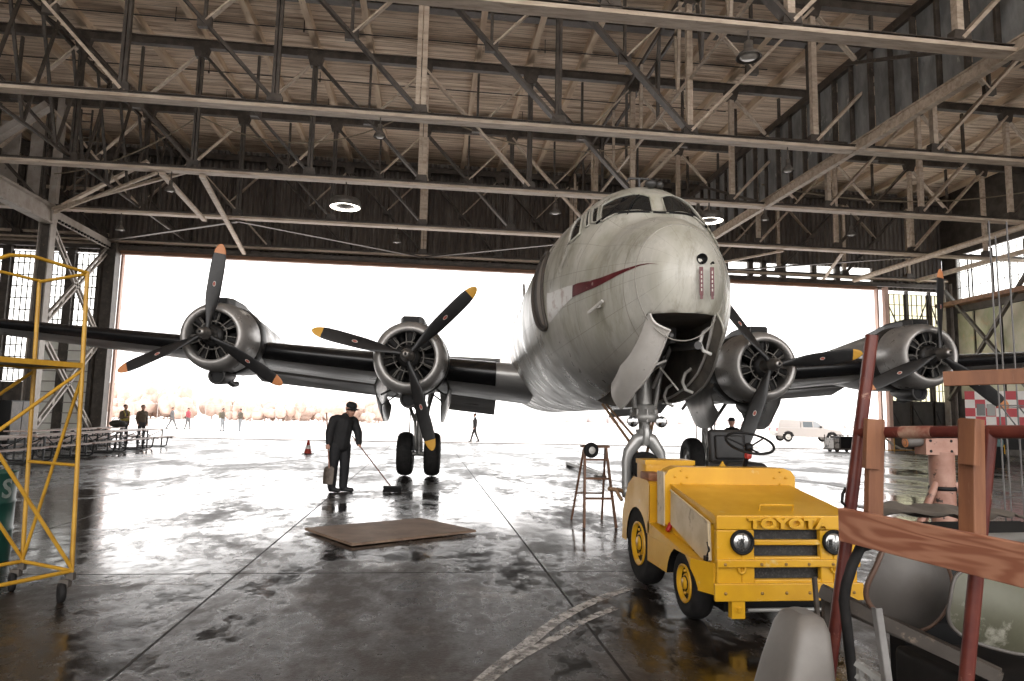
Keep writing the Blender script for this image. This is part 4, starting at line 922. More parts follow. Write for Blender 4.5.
# seat, wheel
st = MB(); st.rbox((.41,6.62,1.09), (.44,.46,.13), .05); sm_ = mat('black_seat_vinyl', (.016,.0155,.016), (.03,.028,.027), rough=.5, scale=5, spec=.3)
so = st.build('seat', sm_, tug); st = MB(); st.rbox((.41,6.86,1.29), (.40,.10,.36), .045, rot=rotm(-.12)); st.rbox((.41,6.80,1.29), (.31,.06,.25), .025, rot=rotm(-.12)); st.build('backrest', sm_, so)
st = MB(); st.prism([(-.09,0),(.09,0),(.0,.14)], (.16,6.4,1.03), (1,0,0), (0,0,1), (0,.02,0)); st.build('seat_bracket', YELLOW, tug)
ax = V(0,-.42,.91).normalized(); cc = V(.28,6.08,1.36); R3 = Matrix.Rotation(math.atan2(.42,.91), 3, 'X')
sw = MB(); sw.tube([cc+R3@V(.215*math.cos(a),.215*math.sin(a),0) for a in np.linspace(0,2*PI,41)], .0125, 8, caps=False)
for a in (.5, PI-.5, 1.5*PI): sw.tube([cc+R3@V(0,0,-.05), cc+R3@V(.12*math.cos(a),.12*math.sin(a),-.02), cc+R3@V(.21*math.cos(a),.21*math.sin(a),0)], .009, 6)
sw.lathe([(0,.02),(.035,.015),(.04,-.04),(.025,-.06)], cc-ax*.03, ax, 14); sw.build('steering_wheel', BLACK, tug)
sw = MB(); sw.tube([cc-ax*.05, cc-ax*.40], .022, 8); sw.lathe([(0,.02),(.03,.02),(.035,-.05)], cc-ax*.10+V(.01,0,0), ax, 10, mi=1); sw.build('steering_column', [BLACK, mat('red_knob', (.45,.03,.02), rough=.4)], tug)
q = MB(); q.tube([(-.60,5.84,.60),(-.56,5.86,.66)], .022, 8); q.build('red_reflector', mat('red_plastic', (.4,.015,.015), rough=.3), tug)
def twheel(x, y, r, w, rim, s):
    m = MB(); tyre(r, w, rim, m, (0,0,0)); o = m.build('wheel', [MATTE, BLACK], tug); o.location = (x, y, r)
    q = MB(); q.lathe([(rim*1.0,.01),(rim*1.03,-.012),(rim*.93,-.014),(rim*.86,.03),(rim*.6,.045),(rim*.5,.01),(rim*.34,.005),(rim*.3,-.012),(0,-.015)], (s*w*.43,0,0), (-s,0,0), 28)
    for k in range(6): a = 2*PI*k/6; q.lathe([(0,.01),(.012,.014),(.014,.04)], (s*w*.43,rim*.68*math.cos(a),rim*.68*math.sin(a)), (-s,0,0), 6)
    q.build('wheel_rim', YELLOW, o)
for s in (-1,1): twheel(s*.545, 5.40, .268, .17, .145, s); twheel(s*.555, 6.53, .375, .19, .20, s)
wb_ = MB(); wb_.rbox((-.56,6.38,1.023), (.14,.26,.07), .008); o = wb_.build('wooden_chock', mat('brown_wood_block', (.33,.13,.05), (.22,.085,.035), rough=.55, scale=4, stretch=(4,1,4))); o.location = (2.70,0,.0); tag(o, 'brown wooden block lying on the rear fender of the yellow tractor', 'wooden block')
# ------------------------------------------------------------------ rack of red pipe and timber at the right edge
PLY = None
def ply():
    m, nt, P, N = nodes('orange_brown_plywood'); L = nt.links; tc = N('ShaderNodeTexCoord')
    mp = N('ShaderNodeMapping'); mp.inputs['Scale'].default_value = (4., 1.6, 7.); L.new(tc.outputs['Object'], mp.inputs['Vector'])
    n = N('ShaderNodeTexNoise', i_Scale=.8, i_Detail=3., i_Roughness=.45, i_Distortion=.5); L.new(mp.outputs[0], n.inputs['Vector'])
    k = N('ShaderNodeMath', operation='MULTIPLY'); L.new(n.outputs['Fac'], k.inputs[0]); k.inputs[1].default_value = 75.
    s = N('ShaderNodeMath', operation='SINE'); L.new(k.outputs[0], s.inputs[0])
    r = N('ShaderNodeValToRGB'); e = r.color_ramp.elements; e[0].position = .1; e[0].color = (.27,.10,.055,1); e[1].position = .9; e[1].color = (.40,.185,.11,1)
    h = N('ShaderNodeMapRange', i_From_Min=-1., i_From_Max=1.); L.new(s.outputs[0], h.inputs['Value']); L.new(h.outputs[0], r.inputs['Fac'])
    L.new(r.outputs[0], P.inputs['Base Color']); P.inputs['Roughness'].default_value = .6; return m
PLY = ply()
WOOD = mat('orange_brown_timber', (.29,.118,.052), (.20,.075,.034), rough=.6, scale=2.5, stretch=(6,6,.8), c3=(.36,.18,.10), s3=5, lo3=.6, hi3=.72)
rack = thing('pipe_rack', 'rack of red painted pipes with wooden boards at the right foreground', 'rack')
m = MB(); m.tube([(1.752,3.0,0),(1.928,2.762,1.943)], .0265, 12); m.build('post', RUSTRED, rack)
m = MB(); m.tube([(1.955,2.47,0),(2.042,2.28,1.545)], .0255, 12); m.build('post', RUSTRED, rack)
m = MB(); m.tube([(3.3,1.9,0),(3.3,1.9,1.9)], .026, 12); m.build('post', RUSTRED, rack)
m = MB(); m.tube([(3.6,3.3,0),(3.6,3.3,1.75)], .026, 12); m.build('post', RUSTRED, rack)
m = MB(); m.tube([(1.882,2.825,1.515),(2.042,2.282,1.535),(2.13,1.99,1.54)], .024, 12); m.tube([(2.13,1.99,1.54),(3.3,1.9,1.54)], .024, 10); m.tube([(3.3,1.9,1.54),(3.6,3.3,1.54)], .024, 10); rl = m.build('top_rail', RUSTRED, rack)
m = MB(); p0, p1 = V(1.974,2.51,1.5275), V(1.985,2.475,1.5285); m.tube([lerp(V(1.882,2.825,1.515),V(2.042,2.282,1.535),.38), lerp(V(1.882,2.825,1.515),V(2.042,2.282,1.535),.62)], .0255, 12); m.build('bare_wood_patch', mat('worn_patch', (.55,.38,.27), (.3,.1,.07), rough=.5, scale=12), rl)
m = MB(); m.tube([(1.955,2.47,.05),(3.3,1.9,.05)], .022, 8); m.tube([(1.757,2.995,.07),(1.96,2.46,.07)], .02, 8); m.build('low_rail', RUSTRED, rack)
m = MB(); m.bar((1.742,2.735,1.134),(1.96,1.42,1.118), .036, .135); bevel(m.build('board', PLY, rack), .004)
m = MB(); m.bar((1.853,2.70,1.06),(1.878,2.69,1.575), .035, .068, up=(1,.0,0)); u1 = bevel(m.build('upright', WOOD, rack), .004); m = MB(); m.bar((1.842,2.675,1.37),(1.854,2.67,1.575), .03, .068, up=(1,0,0)); bevel(m.build('block', WOOD, u1), .004)
m = MB(); m.bar((1.905,2.235,1.05),(1.925,2.23,1.578), .06, .06, up=(1,.25,0)); u2 = bevel(m.build('upright', WOOD, rack), .004); m = MB(); m.bar((1.885,2.205,1.42),(1.895,2.20,1.58), .062, .03, up=(1,.25,0)); bevel(m.build('block', WOOD, u2), .004)
m = MB(); m.bar((2.40,2.93,1.772),(3.3,1.93,1.80), .03, .068); bevel(m.build('plank', WOOD, rack), .003)
m = MB(); m.tube([(1.855,2.875,1.27),(1.835,2.87,1.245),(1.825,2.86,1.21),(1.84,2.85,1.19),(1.855,2.85,1.21)], .007, 6); m.build('hook', BLACK, rack)
# scrap held in the rack
m = MB(); m.rbox((2.68,2.80,.26), (.9,.66,.52), .03); o = m.build('scrap_bin', mat('black_dirty_steel', (.012,.011,.010), (.026,.022,.02), rough=.6, scale=4, spec=.2)); tag(o, 'black steel bin on the floor inside the red pipe rack', 'bin')
def shell(pts_c, w, h, rim, bulge, name, m_, mr, lb, cat, rot=(0,0,0), pw=3.):
    t = thing(name, lb, cat, pts_c); t.rotation_euler = rot
    def fn(a, b):
        x, z = 2*a-1, 2*b-1
        q = (abs(x)**pw+abs(z)**pw)**(1/pw); mxx = max(abs(x), abs(z), 1e-6); k = mxx/q if q > 1e-6 else 1
        x, z = x*k, z*k
        return (x*w/2, bulge*(max(0, x*x+z*z)) , z*h/2)
    g = MB().grid(fn, 16, 16); g.build('panel', m_, t, recalc=False)
    ring = [fn(i/16,0) for i in range(16)]+[fn(1,i/16) for i in range(16)]+[fn(1-i/16,1) for i in range(16)]+[fn(0,1-i/16) for i in range(16)]
    MB().tube(ring+[ring[0]], rim, 6, caps=False).build('rim', mr, t); return t
shell((2.15,2.80,.84), .40, .35, .012, .07, 'seat_shell', GREY, mat('brown_edge', (.16,.09,.06), rough=.5), 'dull grey rounded shell panel with a brown rim, lying in the pipe rack', 'panel', (.1,.45,.1))
shell((2.38,2.58,.80), .52, .30, .008, .05, 'fairing_panel', mat('pale_olive_paint', (.13,.128,.085), (.095,.092,.06), rough=.5, scale=3, c3=(.32,.31,.25), s3=5), GREY, 'pale olive fairing panel at the far right inside the pipe rack', 'panel', (.0,.25,.05))
def filler_curve(s, t): a = lerp(-.5, 1.7, t); return (2.46+.85*s, 3.42-.16*math.cos(a)+.05*s, .58+.42*t+.12*math.sin(a)*.3)  # added sheet that darkens the gap behind the shell panel
m = MB(); m.grid(filler_curve, 10, 8); m.grid(lambda s, t: V(*filler_curve(s, t))+V(0,.03,0), 10, 8); m.box((2.88,3.44,.30), (.8,.12,.6)); o = m.build('dark_space_filler', BLACK); tag(o, 'added black curved sheet filling the dark space at the back of the pipe rack', 'cowling')
def crumple(s, t): return (2.12+.75*s, 3.02+.34*t, 1.13+.010*math.sin(7*s+4*t)+.006*math.sin(17*s-5*t)+.008*math.sin(31*s*s+3*t)+.02*t*(1-s))
m = MB(); m.grid(crumple, 26, 8); m.grid(lambda s, t: V(*crumple(s,t))-V(0,0,.006), 26, 8); o = m.build('grey_tarp', mat('grey_tarp', (.22,.19,.16), (.15,.13,.11), rough=.65, scale=5)); tag(o, 'crumpled grey tarp lying behind the long plywood board', 'tarp')
m = MB(); m.grid(lambda s, t: (2.34+.5*s, 2.66+.2*t+.0*s, 1.075+.01*s), 6, 4); m.grid(lambda s, t: (2.34+.5*s, 2.66+.2*t, 1.055+.01*s), 6, 4); m.box((2.6,2.74,1.045),(.46,.16,.03)); o = m.build('metal_sheet', ALU); tag(o, 'plain grey metal sheet at the right end of the plywood board', 'metal sheet')
m = MB(); m.tube([(1.93,2.79,1.05),(1.83,2.75,1.035),(1.775,2.725,.97),(1.752,2.735,.89),(1.752,2.755,.82),(1.765,2.76,.72),(1.79,2.77,.5),(1.85,2.75,.25),(1.95,2.72,.03)], .021, 10); o = m.build('black_hose', MATTE); tag(o, 'thick black hose curving down beside the grey shell panel', 'hose')
def angle_iron(p0, p1, w, lb, m_=GEARM):
    m = MB(); m.bar(p0, p1, w, .004, up=(0,1,0)); d_ = (Vector(p1)-Vector(p0)).normalized(); a = d_.cross(V(0,1,0)).normalized(); m.bar(Vector(p0)+a*w/2+V(0,w/2,0), Vector(p1)+a*w/2+V(0,w/2,0), .004, w, up=(0,1,0))
    o = m.build('angle_iron', m_); return tag(o, lb, 'angle iron', 'loose angle irons in the rack')
angle_iron((1.70,2.30,0.0), (1.667,2.407,.884), .024, 'wider grey angle iron leaning upright in front of the shell panel', mat('dull_grey_steel', (.22,.21,.2), (.14,.13,.12), rough=.45, scale=6))
angle_iron((1.77,2.905,0.0), (1.673,2.831,.90), .014, 'thin angle iron leaning beside the rounded grey tub', STEEL)
m = MB(); m.bar((1.63,2.50,.665),(1.70,2.42,.615), .03, .02); m.bar((1.63,2.50,.62),(1.72,2.40,.55), .02, .02); m.tube([(1.66,2.47,.65),(1.67,2.46,.615),(1.66,2.48,.57)], .014, 6); m.bar((1.64,2.49,.67),(1.64,2.49,.0), .02, .02, up=(1,0,0)); m.bar((1.70,2.42,.62),(1.72,2.43,0), .02, .02, up=(1,0,0))
o = m.build('metal_bracket', GEARM); tag(o, 'light metal bracket frame low in front of the red pipe rack', 'bracket')
m = MB(); m.bar((1.825,3.05,.79),(2.31,2.60,.562), .05, .055); m.bar((1.89,3.07,.73),(2.34,2.62,.545), .03, .04); m.bar((1.88,3.10,.74),(1.91,3.11,0), .03, .03, up=(1,0,0)); o = m.build('steel_frame', STEEL); tag(o, 'dark steel frame rail slanting below the grey shell panel', 'frame')
m = MB(); rr = []
for z, x0, x1, y0, y1, r in ((0,1.27,1.60,2.50,2.92,.05),(.3,1.335,1.60,2.52,2.88,.05),(.6,1.405,1.598,2.55,2.83,.05),(.74,1.445,1.594,2.57,2.80,.045),(.785,1.47,1.585,2.60,2.78,.04),(.80,1.50,1.565,2.63,2.75,.03)):
    ring = []
    for cx, cy, a0 in ((x1-r,y1-r,0),(x0+r,y1-r,PI/2),(x0+r,y0+r,PI),(x1-r,y0+r,1.5*PI)):
        for i in range(5): a = a0+PI/2*i/4; ring.append((cx+r*math.cos(a), cy+r*math.sin(a), z))
    rr.append(ring)
m.loft(rr, caps=True); o = m.build('plastic_tub', mat('pale_grey_plastic', (.22,.20,.18), (.175,.158,.14), rough=.45, scale=4)); tag(o, 'rounded pale grey plastic tub on the floor left of the red rack', 'tub')
# ------------------------------------------------------------------ jack, scaffold, trailer and carts at the right
JP = mat('chipped_pink_paint', (.50,.29,.22), (.36,.18,.13), rough=.5, scale=4, c3=(.05,.035,.03), s3=7, lo3=.6, hi3=.64)
jk = thing('tripod_jack', 'chipped pinkish tripod jack standing behind the wooden uprights', 'jack', (5.05, 6.25, 0))
m = MB(); m.tube([(0,0,.25),(0,0,1.30)], .115, 18); m.lathe([(.118,.0),(.128,.01),(.128,.03),(.118,.04)], (0,0,.93), (0,0,1), 18, mi=1); m.tube([(0,0,1.30),(0,0,1.38)], .07, 14); m.build('cylinder', [JP, BLACK], jk)
m = MB(); m.box((-.05,0,1.36), (.34,.16,.17)); 
for x in (-.17,.05):
    for z in (1.31,1.41): m.tube([(x,-.085,z),(x,-.078,z)], .014, 8, mi=1)
m.build('head_bracket', [JP, BLACK], jk)
for a in (-.75, 1.35, 3.45):
    m = MB(); m.tube([(.1*math.cos(a),.1*math.sin(a),1.0),(.75*math.cos(a),.75*math.sin(a),.06)], .035, 8); m.disc((.75*math.cos(a),.75*math.sin(a),.005),(0,0,1),.09); m.lathe([(0,.02),(.09,.02),(.09,0)], (.75*math.cos(a),.75*math.sin(a),0.0), (0,0,1), 14); m.build('leg', JP, jk)
    m = MB(); m.tube([(.1*math.cos(a),.1*math.sin(a),.3),(.6*math.cos(a),.6*math.sin(a),.24)], .02, 8); m.build('brace', JP, jk)
m = MB(); m.box((-.02,.02,1.5), (.5,.5,.015)); o = m.build('x', JP) if False else None
m = MB(); m.lathe([(.0,.07),(.035,.07),(.05,.0),(.05,-.10),(.03,-.14),(0,-.14)], (-.26,-.02,1.40), (1,0,.1), 14); m.lathe([(.048,-.135),(0,-.145)], (-.26,-.02,1.40), (1,0,.1), 12, mi=1); m.build('work_lamp', [GREY, TIPO], jk)
SCT = mat('galvanised_tube', (.22,.21,.2), (.15,.14,.14), rough=.45, metal=.3)
sc = thing('tube_scaffold', 'tall thin galvanised tube scaffold behind the right outer propeller', 'scaffold', (10.06, 11., 0))
for x, y in ((0,0),(.36,.0),(1.8,0),(.95,.9),(2.2,.9)): MB().tube([(x,y,0),(x,y,5.3)], .014, 8).build('pole', SCT, sc)
m = MB()
for z in (.35,1.95): m.tube([(0,0,z),(1.8,0,z),(2.2,.9,z),(.95,.9,z)], .012, 6)
m.build('ledger', SCT, sc); m = MB(); m.tube([(.02,0,1.95),(.5,0,1.35)], .012, 6); m.tube([(.36,0,1.95),(1.8,0,.35)], .012, 6); m.build('cross_brace', SCT, sc)
# checkered trailer
trl = thing('checkered_trailer', 'red and white checkered box trailer by the right wall', 'trailer', (25.62, 30.0, 0), -.72)
CR = mat('trailer_red', (.52,.06,.075), rough=.5); CW = mat('trailer_white', (.80,.77,.74), rough=.5)
m = MB(); nx, nz, w_, h_ = 11, 4, .40, .40
for i in range(nx):
    for k in range(nz): m.box((.2+i*w_, .9, 1.66+.2+k*h_), (w_, 1.8, h_), mi=(i+k) % 2)
m.build('body', [CW, CR], trl)
m = MB(); m.box((2.2,.9,1.62), (4.4,1.8,.08)); m.box((2.2,.9,1.0), (4.0,1.4,.9)); m.build('chassis', BLACK, trl)
for x, c_ in ((.62,0),(1.02,1)): MB().box((x,-.01,2.38), (.33,.03,.55)).build('window', mat('dull_pane', (.16,.16,.15) if c_ == 0 else (.42,.41,.38), rough=.2), trl)
m = MB(); m.box((2.75,-.01,2.25), (.35,.03,.5)); m.build('side_plate', mat('plate_grey', (.45,.43,.42), rough=.4), trl)
for x in (.8, 3.6):
    for y in (.15, 1.65): q = MB(); tyre(.4,.22,.2,q,(0,0,0)); o = q.build('wheel', [MATTE, GREY], trl); o.location = (x,y,.4); o.rotation_euler = (0,0,PI/2)
yc = thing('service_cart', 'small yellow service cart below the checkered trailer', 'cart', (23.9, 27.0, 0), .1)
m = MB(); m.box((.5,.4,.62), (1.1,.8,.4)); m.box((.5,.4,.98), (.35,.5,.35)); m.build('body', [YELLOW], yc); MB().box((.5,-.01,.62), (.9,.03,.22)).build('side_panel', BLACK, yc)
m = MB(); m.box((.5,.4,.38), (1.1,.8,.1)); m.build('chassis', BLACK, yc)
for x in (.1,.9):
    for y in (.05,.75): q = MB(); tyre(.22,.12,.1,q,(0,0,0)); o = q.build('wheel', [MATTE, GREY], yc); o.location = (x,y,.22); o.rotation_euler = (0,0,PI/2)
bn = thing('wheeled_bin', 'dark wheeled bin with a teal lid beside the thin scaffold poles', 'bin', (21.2, 23.6, 0))
m = MB(); m.box((0,0,.45), (.5,.5,.78), tap=1.0); m.build('body', BLACK, bn); MB().rbox((0,0,.98), (.52,.52,.28), .05).build('lid', mat('grey_teal', (.14,.24,.24), rough=.5), bn)
for x in (-.2,.2): q = MB(); q.lathe([(0,-.03),(.09,-.03),(.09,.03),(0,.03)], (x,.2,.09), (1,0,0), 14); q.build('wheel', MATTE, bn)
# barrier, cart and engine stand near the right door leaves
by = thing('folding_barrier', 'thin yellow folding barrier in front of the dark door panel', 'barrier', (26.3, 37.0, 0), .28)
m = MB()
for z in (.12,1.02): m.tube([(0,0,z),(6.2,0,z)], .03, 6)
m.build('rail', TIPY, by)
for k in range(8): MB().tube([(6.2*k/7,0,0),(6.2*k/7,0,1.05)], .022, 6).build('post', TIPY if k % 2 else STEEL, by)
kb = thing('battery_cart', 'black battery cart with a pale end panel near the pickup truck', 'cart', (22.75, 36.3, 0), .1)
m = MB(); m.box((1.05,.4,.52), (1.2,.8,.7)); m.build('body', BLACK, kb); MB().box((.22,.4,.45), (.36,.75,.62)).build('end_panel', mat('pale_grey_panel', (.5,.47,.44), (.08,.07,.07), rough=.5, scale=5, lo=.5, hi=.6), kb)
m = MB(); m.box((.85,.4,.16), (1.75,.85,.1)); 
for x in (.05,.45,1.6): m.tube([(x,0,.2),(x,0,.95)], .03, 6); m.tube([(x,.8,.2),(x,.8,.95)], .03, 6)
m.tube([(.05,0,.95),(1.6,0,.95)], .03, 6); m.build('frame', STEEL, kb)
for x in (.3,1.4): q = MB(); q.lathe([(0,-.05),(.11,-.05),(.11,.05),(0,.05)], (x,.1,.11), (0,1,0), 14); q.lathe([(0,-.05),(.11,-.05),(.11,.05),(0,.05)], (x,.7,.11), (0,1,0), 14); q.build('wheel', MATTE, kb)
hd = thing('floor_machine', 'dark floor machine with a pale hose behind the yellow barrier', 'machine', (26.5, 38.4, 0))
m = MB(); m.rbox((.5,.3,.42), (.9,.6,.7), .08); m.rbox((.3,.3,.85), (.4,.4,.25), .06); m.build('body', BLACK, hd); MB().tube([(.4,-.05,.9),(.8,-.1,.8),(1.3,-.15,.4),(1.8,-.2,.15),(2.6,-.2,.06)], .06, 8).build('hose', mat('pale_hose', (.6,.58,.55), rough=.5), hd)
m = MB()
for x in (.2,.8): m.lathe([(0,-.3),(.1,-.3),(.1,.3),(0,.3)], (x,.3,.1), (0,1,0), 12)
m.build('wheel', MATTE, hd)
# ------------------------------------------------------------------ yellow maintenance stand at the left edge
YP = mat('yellow_stand_paint', (.62,.34,.030), (.50,.26,.02), rough=.42, scale=6, c3=(.25,.12,.02), s3=14, lo3=.64, hi3=.72)
ms = thing('maintenance_stand', 'tall yellow tube maintenance stand on castors at the left edge', 'work stand')
C1, C2 = V(-2.80,6.08,0), V(-3.375,6.46,0); dd_ = V(-.50,-.866,0); D1, D2 = C1+dd_*1.45, C2+dd_*1.45
def at_(p, z): return V(p.x, p.y, z)
lean = V(-.10,.02,0)
def up_(p, z): return V(p.x, p.y, z)+lean*(z/2.7)
for p, zt in ((C1,2.70),(C2,2.68),(D1,2.27),(D2,2.27)): MB().tube([at_(p,.22), up_(p,zt)], .0175, 10).build('post', YP, ms)
m = MB()
for a, b in ((C1,C2),(D1,D2),(C1,D1),(C2,D2)): m.tube([at_(a,.24), at_(b,.24)], .016, 8)
m.build('base_frame', YP, ms)
m = MB(); 
for a, b in ((C1,C2),(D1,D2),(C1,D1),(C2,D2)): m.bar(up_(a,1.90), up_(b,1.90), .035, .042)
m.build('platform_frame', YP, ms)
m = MB(); m.add([up_(p,1.915) for p in (C1,C2,D2,D1)]+[up_(p,1.895) for p in (C1,C2,D2,D1)], [(0,1,2,3),(7,6,5,4),(0,4,5,1),(1,5,6,2),(2,6,7,3),(3,7,4,0)]); m.build('platform_deck', STEEL, ms)
m = MB(); m.tube([up_(C1,2.69), up_(C1+dd_*.45,2.73), up_(C1+dd_*.62,2.70), up_(D1,2.25)], .015, 8); m.tube([up_(C2,2.67), up_(C2+dd_*.62,2.70), up_(D2,2.25)], .014, 8); m.tube([up_(C1,2.68), up_(C2,2.66)], .015, 8); m.build('guard_rail', YP, ms)
m = MB(); m.tube([at_(C1,.26), up_(C1+dd_*1.05,1.88)], .0155, 8); m.tube([at_(C2,.26), up_(C2+dd_*1.05,1.88)], .0155, 8); m.tube([up_(C1,1.86), up_(D1,.7)], .0145, 8); m.tube([up_(C2,1.86), up_(D2,.7)], .0145, 8)
m.tube([at_(C2,.26), lerp(up_(C2,1.2),up_(C1,1.2),.62), up_(C1,1.8)], .014, 8); m.tube([up_(C1,1.08), up_(C2,1.08)], .014, 8); m.build('brace', YP, ms)
for p in (C1,C2,D1,D2):
    c = MB(); c.box((p.x,p.y,.20), (.05,.05,.06)); q = p+V(-.03,-.02,0); c.box((q.x,q.y,.15), (.07,.06,.06)); co_ = c.build('castor', STEEL, ms)
    c = MB(); c.lathe([(0,-.022),(.05,-.024),(.078,-.02),(.08,0),(.078,.02),(.05,.024),(0,.022)], (q.x-.02,q.y-.01,.08), (.8,.6,0), 18); c.build('wheel', MATTE, co_)
# green drum
GR = mat('green_drum_paint', (.016,.085,.062), (.012,.06,.046), rough=.38, scale=4, c3=(.06,.11,.09), s3=7)
dr = thing('oil_drum', 'dark green steel drum with a white letter S', 'drum', (-4.43, 7.62, 0))
m = MB(); pr = [(0,.86),(.27,.86),(.275,.885),(.292,.885),(.292,.60)]
pr = [(0,.0),(.285,.0),(.292,.02),(.290,.29),(.302,.31),(.290,.33),(.290,.57),(.302,.59),(.290,.61),(.290,.87),(.297,.885),(.283,.885),(.278,.86),(0,.86)]
m.lathe(pr, (0,0,0), (0,0,1), 36); db = m.build('body', GR, dr)
s_ = letters('S', .26, .001, mat('white_stencil', (.62,.66,.62), (.4,.46,.43), rough=.5, scale=12), 'stencilled_letter', dr, (0,0,0), (0,0,0), .006)
for v in s_.data.vertices:                       # wrapped on the drum
    a = v.co.x/.292+math.radians(-15); v.co = V(.2935*math.cos(a), .2935*math.sin(a), .72+v.co.y)
m = MB(); m.rbox((0,0,.0), (.001,.001,.001)) if False else None
# plywood sheet on the floor
bd = MB(); bd.prism([(-1.545,9.49),(-.815,8.37),(.71,9.345),(-.03,10.42)], (0,0,.012), (1,0,0), (0,1,0), (0,0,.03)); o = bd.build('plywood_sheet', mat('damp_brown_plywood', (.30,.205,.145), (.20,.13,.09), rough=.55, scale=2.5, stretch=(1,1,1), c3=(.38,.29,.22), s3=6)); tag(o, 'brown plywood sheet lying flat on the wet floor', 'plywood')
for p in ((-.9,9.2),(.1,9.6)): 
    bt = MB(); bt.box((p[0],p[1],.006), (.6,.06,.012)); 
    tag(bt.build('batten', WOOD), 'thin batten under the plywood sheet', 'batten', 'battens under the plywood sheet')
# stepladder with a wheel beside it
LW = mat('old_ladder_wood', (.24,.115,.06), (.17,.08,.045), rough=.6, scale=4)
sl = thing('stepladder', 'narrow brown wooden stepladder standing left of the yellow tractor', 'stepladder', (2.52, 10.1, 0), .0)
for s in (-1,1):
    MB().bar((s*.235,-.32,0),(s*.16,.0,1.14), .03, .06, up=(0,1,0)).build('rail', LW, sl); MB().bar((s*.24,.52,0),(s*.165,.05,1.1), .025, .04, up=(0,1,0)).build('rear_leg', LW, sl)
for k, z in enumerate((.40,.68,.95)): w_ = lerp(.47,.32,z/1.14); MB().box((0,-.32+.32*z/1.14+.02,z), (w_,.10,.025)).build('step', LW, sl)
MB().box((0,.03,1.14), (.42,.15,.03)).build('top_step', LW, sl)
m = MB(); m.tube([(-.21,.33,.42),(.21,.33,.42)], .014, 6); m.build('rear_rung', LW, sl)
sp2 = thing('spare_wheel', 'small black wheel with pale hub perched on the upper rung of the stepladder', 'wheel', (2.43, 9.99, .975), .25)
q = MB(); tyre(.115,.08,.055,q,(0,0,.115)); q.build('tyre', [MATTE, PIG], sp2).rotation_euler = (0,0,PI/2)
m = MB(); m.lathe([(.055,-.03),(.03,-.045),(0,-.05)], (0,0,.115), (0,1,0), 14); m.build('hub', WHITE, sp2)
tb = thing('tow_bar', 'long pale tow bar lying on the wet floor behind the stepladder', 'tow bar', (4.55, 19.8, 0), 0)
m = MB(); m.bar((.02,2.2,.12),(.0,-2.1,.12), .10, .08); m.bar((.35,2.1,.10),(.15,-2.0,.10), .05, .06); m.build('beam', WHITE, tb)
for p in ((.1,2.0),(.05,-1.9)): m = MB(); m.box((p[0],p[1],.04), (.3,.2,.08)); m.build('skid', STEEL, tb)
# traffic cone
cn = thing('traffic_cone', 'orange red traffic cone near the doorway left of the sweeping man', 'cone', (-4.41, 26.9, 0))
CO = mat('cone_orange_red', (.62,.06,.03), rough=.45)
m = MB(); m.lathe([(.15,.03),(.105,.2)], (0,0,0), (0,0,1), 20); m.lathe([(.075,.34),(.035,.52),(.0,.53)], (0,0,0), (0,0,1), 20); m.build('cone_body', CO, cn); MB().lathe([(.105,.2),(.075,.34)], (0,0,0), (0,0,1), 20).build('reflective_band', CW, cn); MB().rbox((0,0,.015), (.42,.42,.03), .012).build('base', BLACK, cn)
# picnic tables
PT = mat('table_plank_pink_grey', (.50,.36,.30), (.38,.27,.23), rough=.45, scale=2, stretch=(4,.5,1)); PF = mat('black_table_frame', (.02,.02,.02), rough=.4)
def picnic(x, y, rz, lb):
    t = thing('picnic_table', lb, 'picnic table', (x, y, 0), rz, 'picnic tables along the left wall')
    m = MB()
    for k in range(3): m.box((-.25+.25*k,0,.735), (.23,2.35,.04))
    m.build('table_top', PT, t)
    for s in (-1,1):
        m = MB(); m.box((s*.68,0,.44), (.26,2.35,.04)); m.build('bench', PT, t)
    for yy in (-.8,.8):
        m = MB(); m.tube([(-.8,yy,.41),(-.62,yy,.41),(-.58,yy,.08),(-.5,yy,.03),(.5,yy,.03),(.58,yy,.08),(.62,yy,.41),(.8,yy,.41)], .028, 6); m.tube([(-.38,yy,.71),(-.38,yy,.06)], .028, 6); m.tube([(.38,yy,.71),(.38,yy,.06)], .028, 6); m.tube([(-.38,yy,.30),(.38,yy,.71)], .018, 6); m.build('leg_frame', PF, t)
    m = MB(); m.tube([(0,-.8,.3),(0,0,.70),(0,.8,.3)], .018, 6); m.build('brace', PF, t); return t
tl = ['picnic table nearest the yellow stand', 'second picnic table of the long row', 'third picnic table of the long row', 'fourth picnic table of the long row', 'picnic table at the far end of the row by the doorway']
for i in range(5): picnic(-11.15-.06*i, 19.4+2.6*i, .02, tl[i]+', pinkish planks')
for i in range(3): picnic(-13.4, 25.6+2.6*i, .03, 'picnic table in the second row behind, %s' % ('closest to the columns', 'middle of three', 'last before the door jamb')[i])
bgp = thing('duffel_bag', 'dark lumpy duffel bag lying on a picnic table', 'bag', (-13.15, 31.3, .755))
m = MB(); m.ell((0,0,.16), (.30,.2,.16), 16); m.ell((.22,.02,.14), (.16,.17,.13), 12); m.build('body', mat('dark_olive_cloth', (.05,.045,.035), (.03,.028,.022), rough=.8, scale=8), bgp); MB().tube([(-.15,-.1,.28),(-.05,-.12,.38),(.1,-.12,.38),(.18,-.1,.27)], .015, 6).build('strap', BLACK, bgp)
# dim equipment by the left wall
eq = thing('equipment_cabinet', 'dark cabinet in the shade of the left wall behind the yellow stand', 'cabinet', (-17.6, 31.2, 0))
MB().rbox((0,0,.9), (1.4,1.6,1.8), .03).build('body', BLACK, eq)
for yy in (-.4,.4): MB().box((.71,yy,.95), (.02,.74,1.6)).build('door', STEEL, eq)
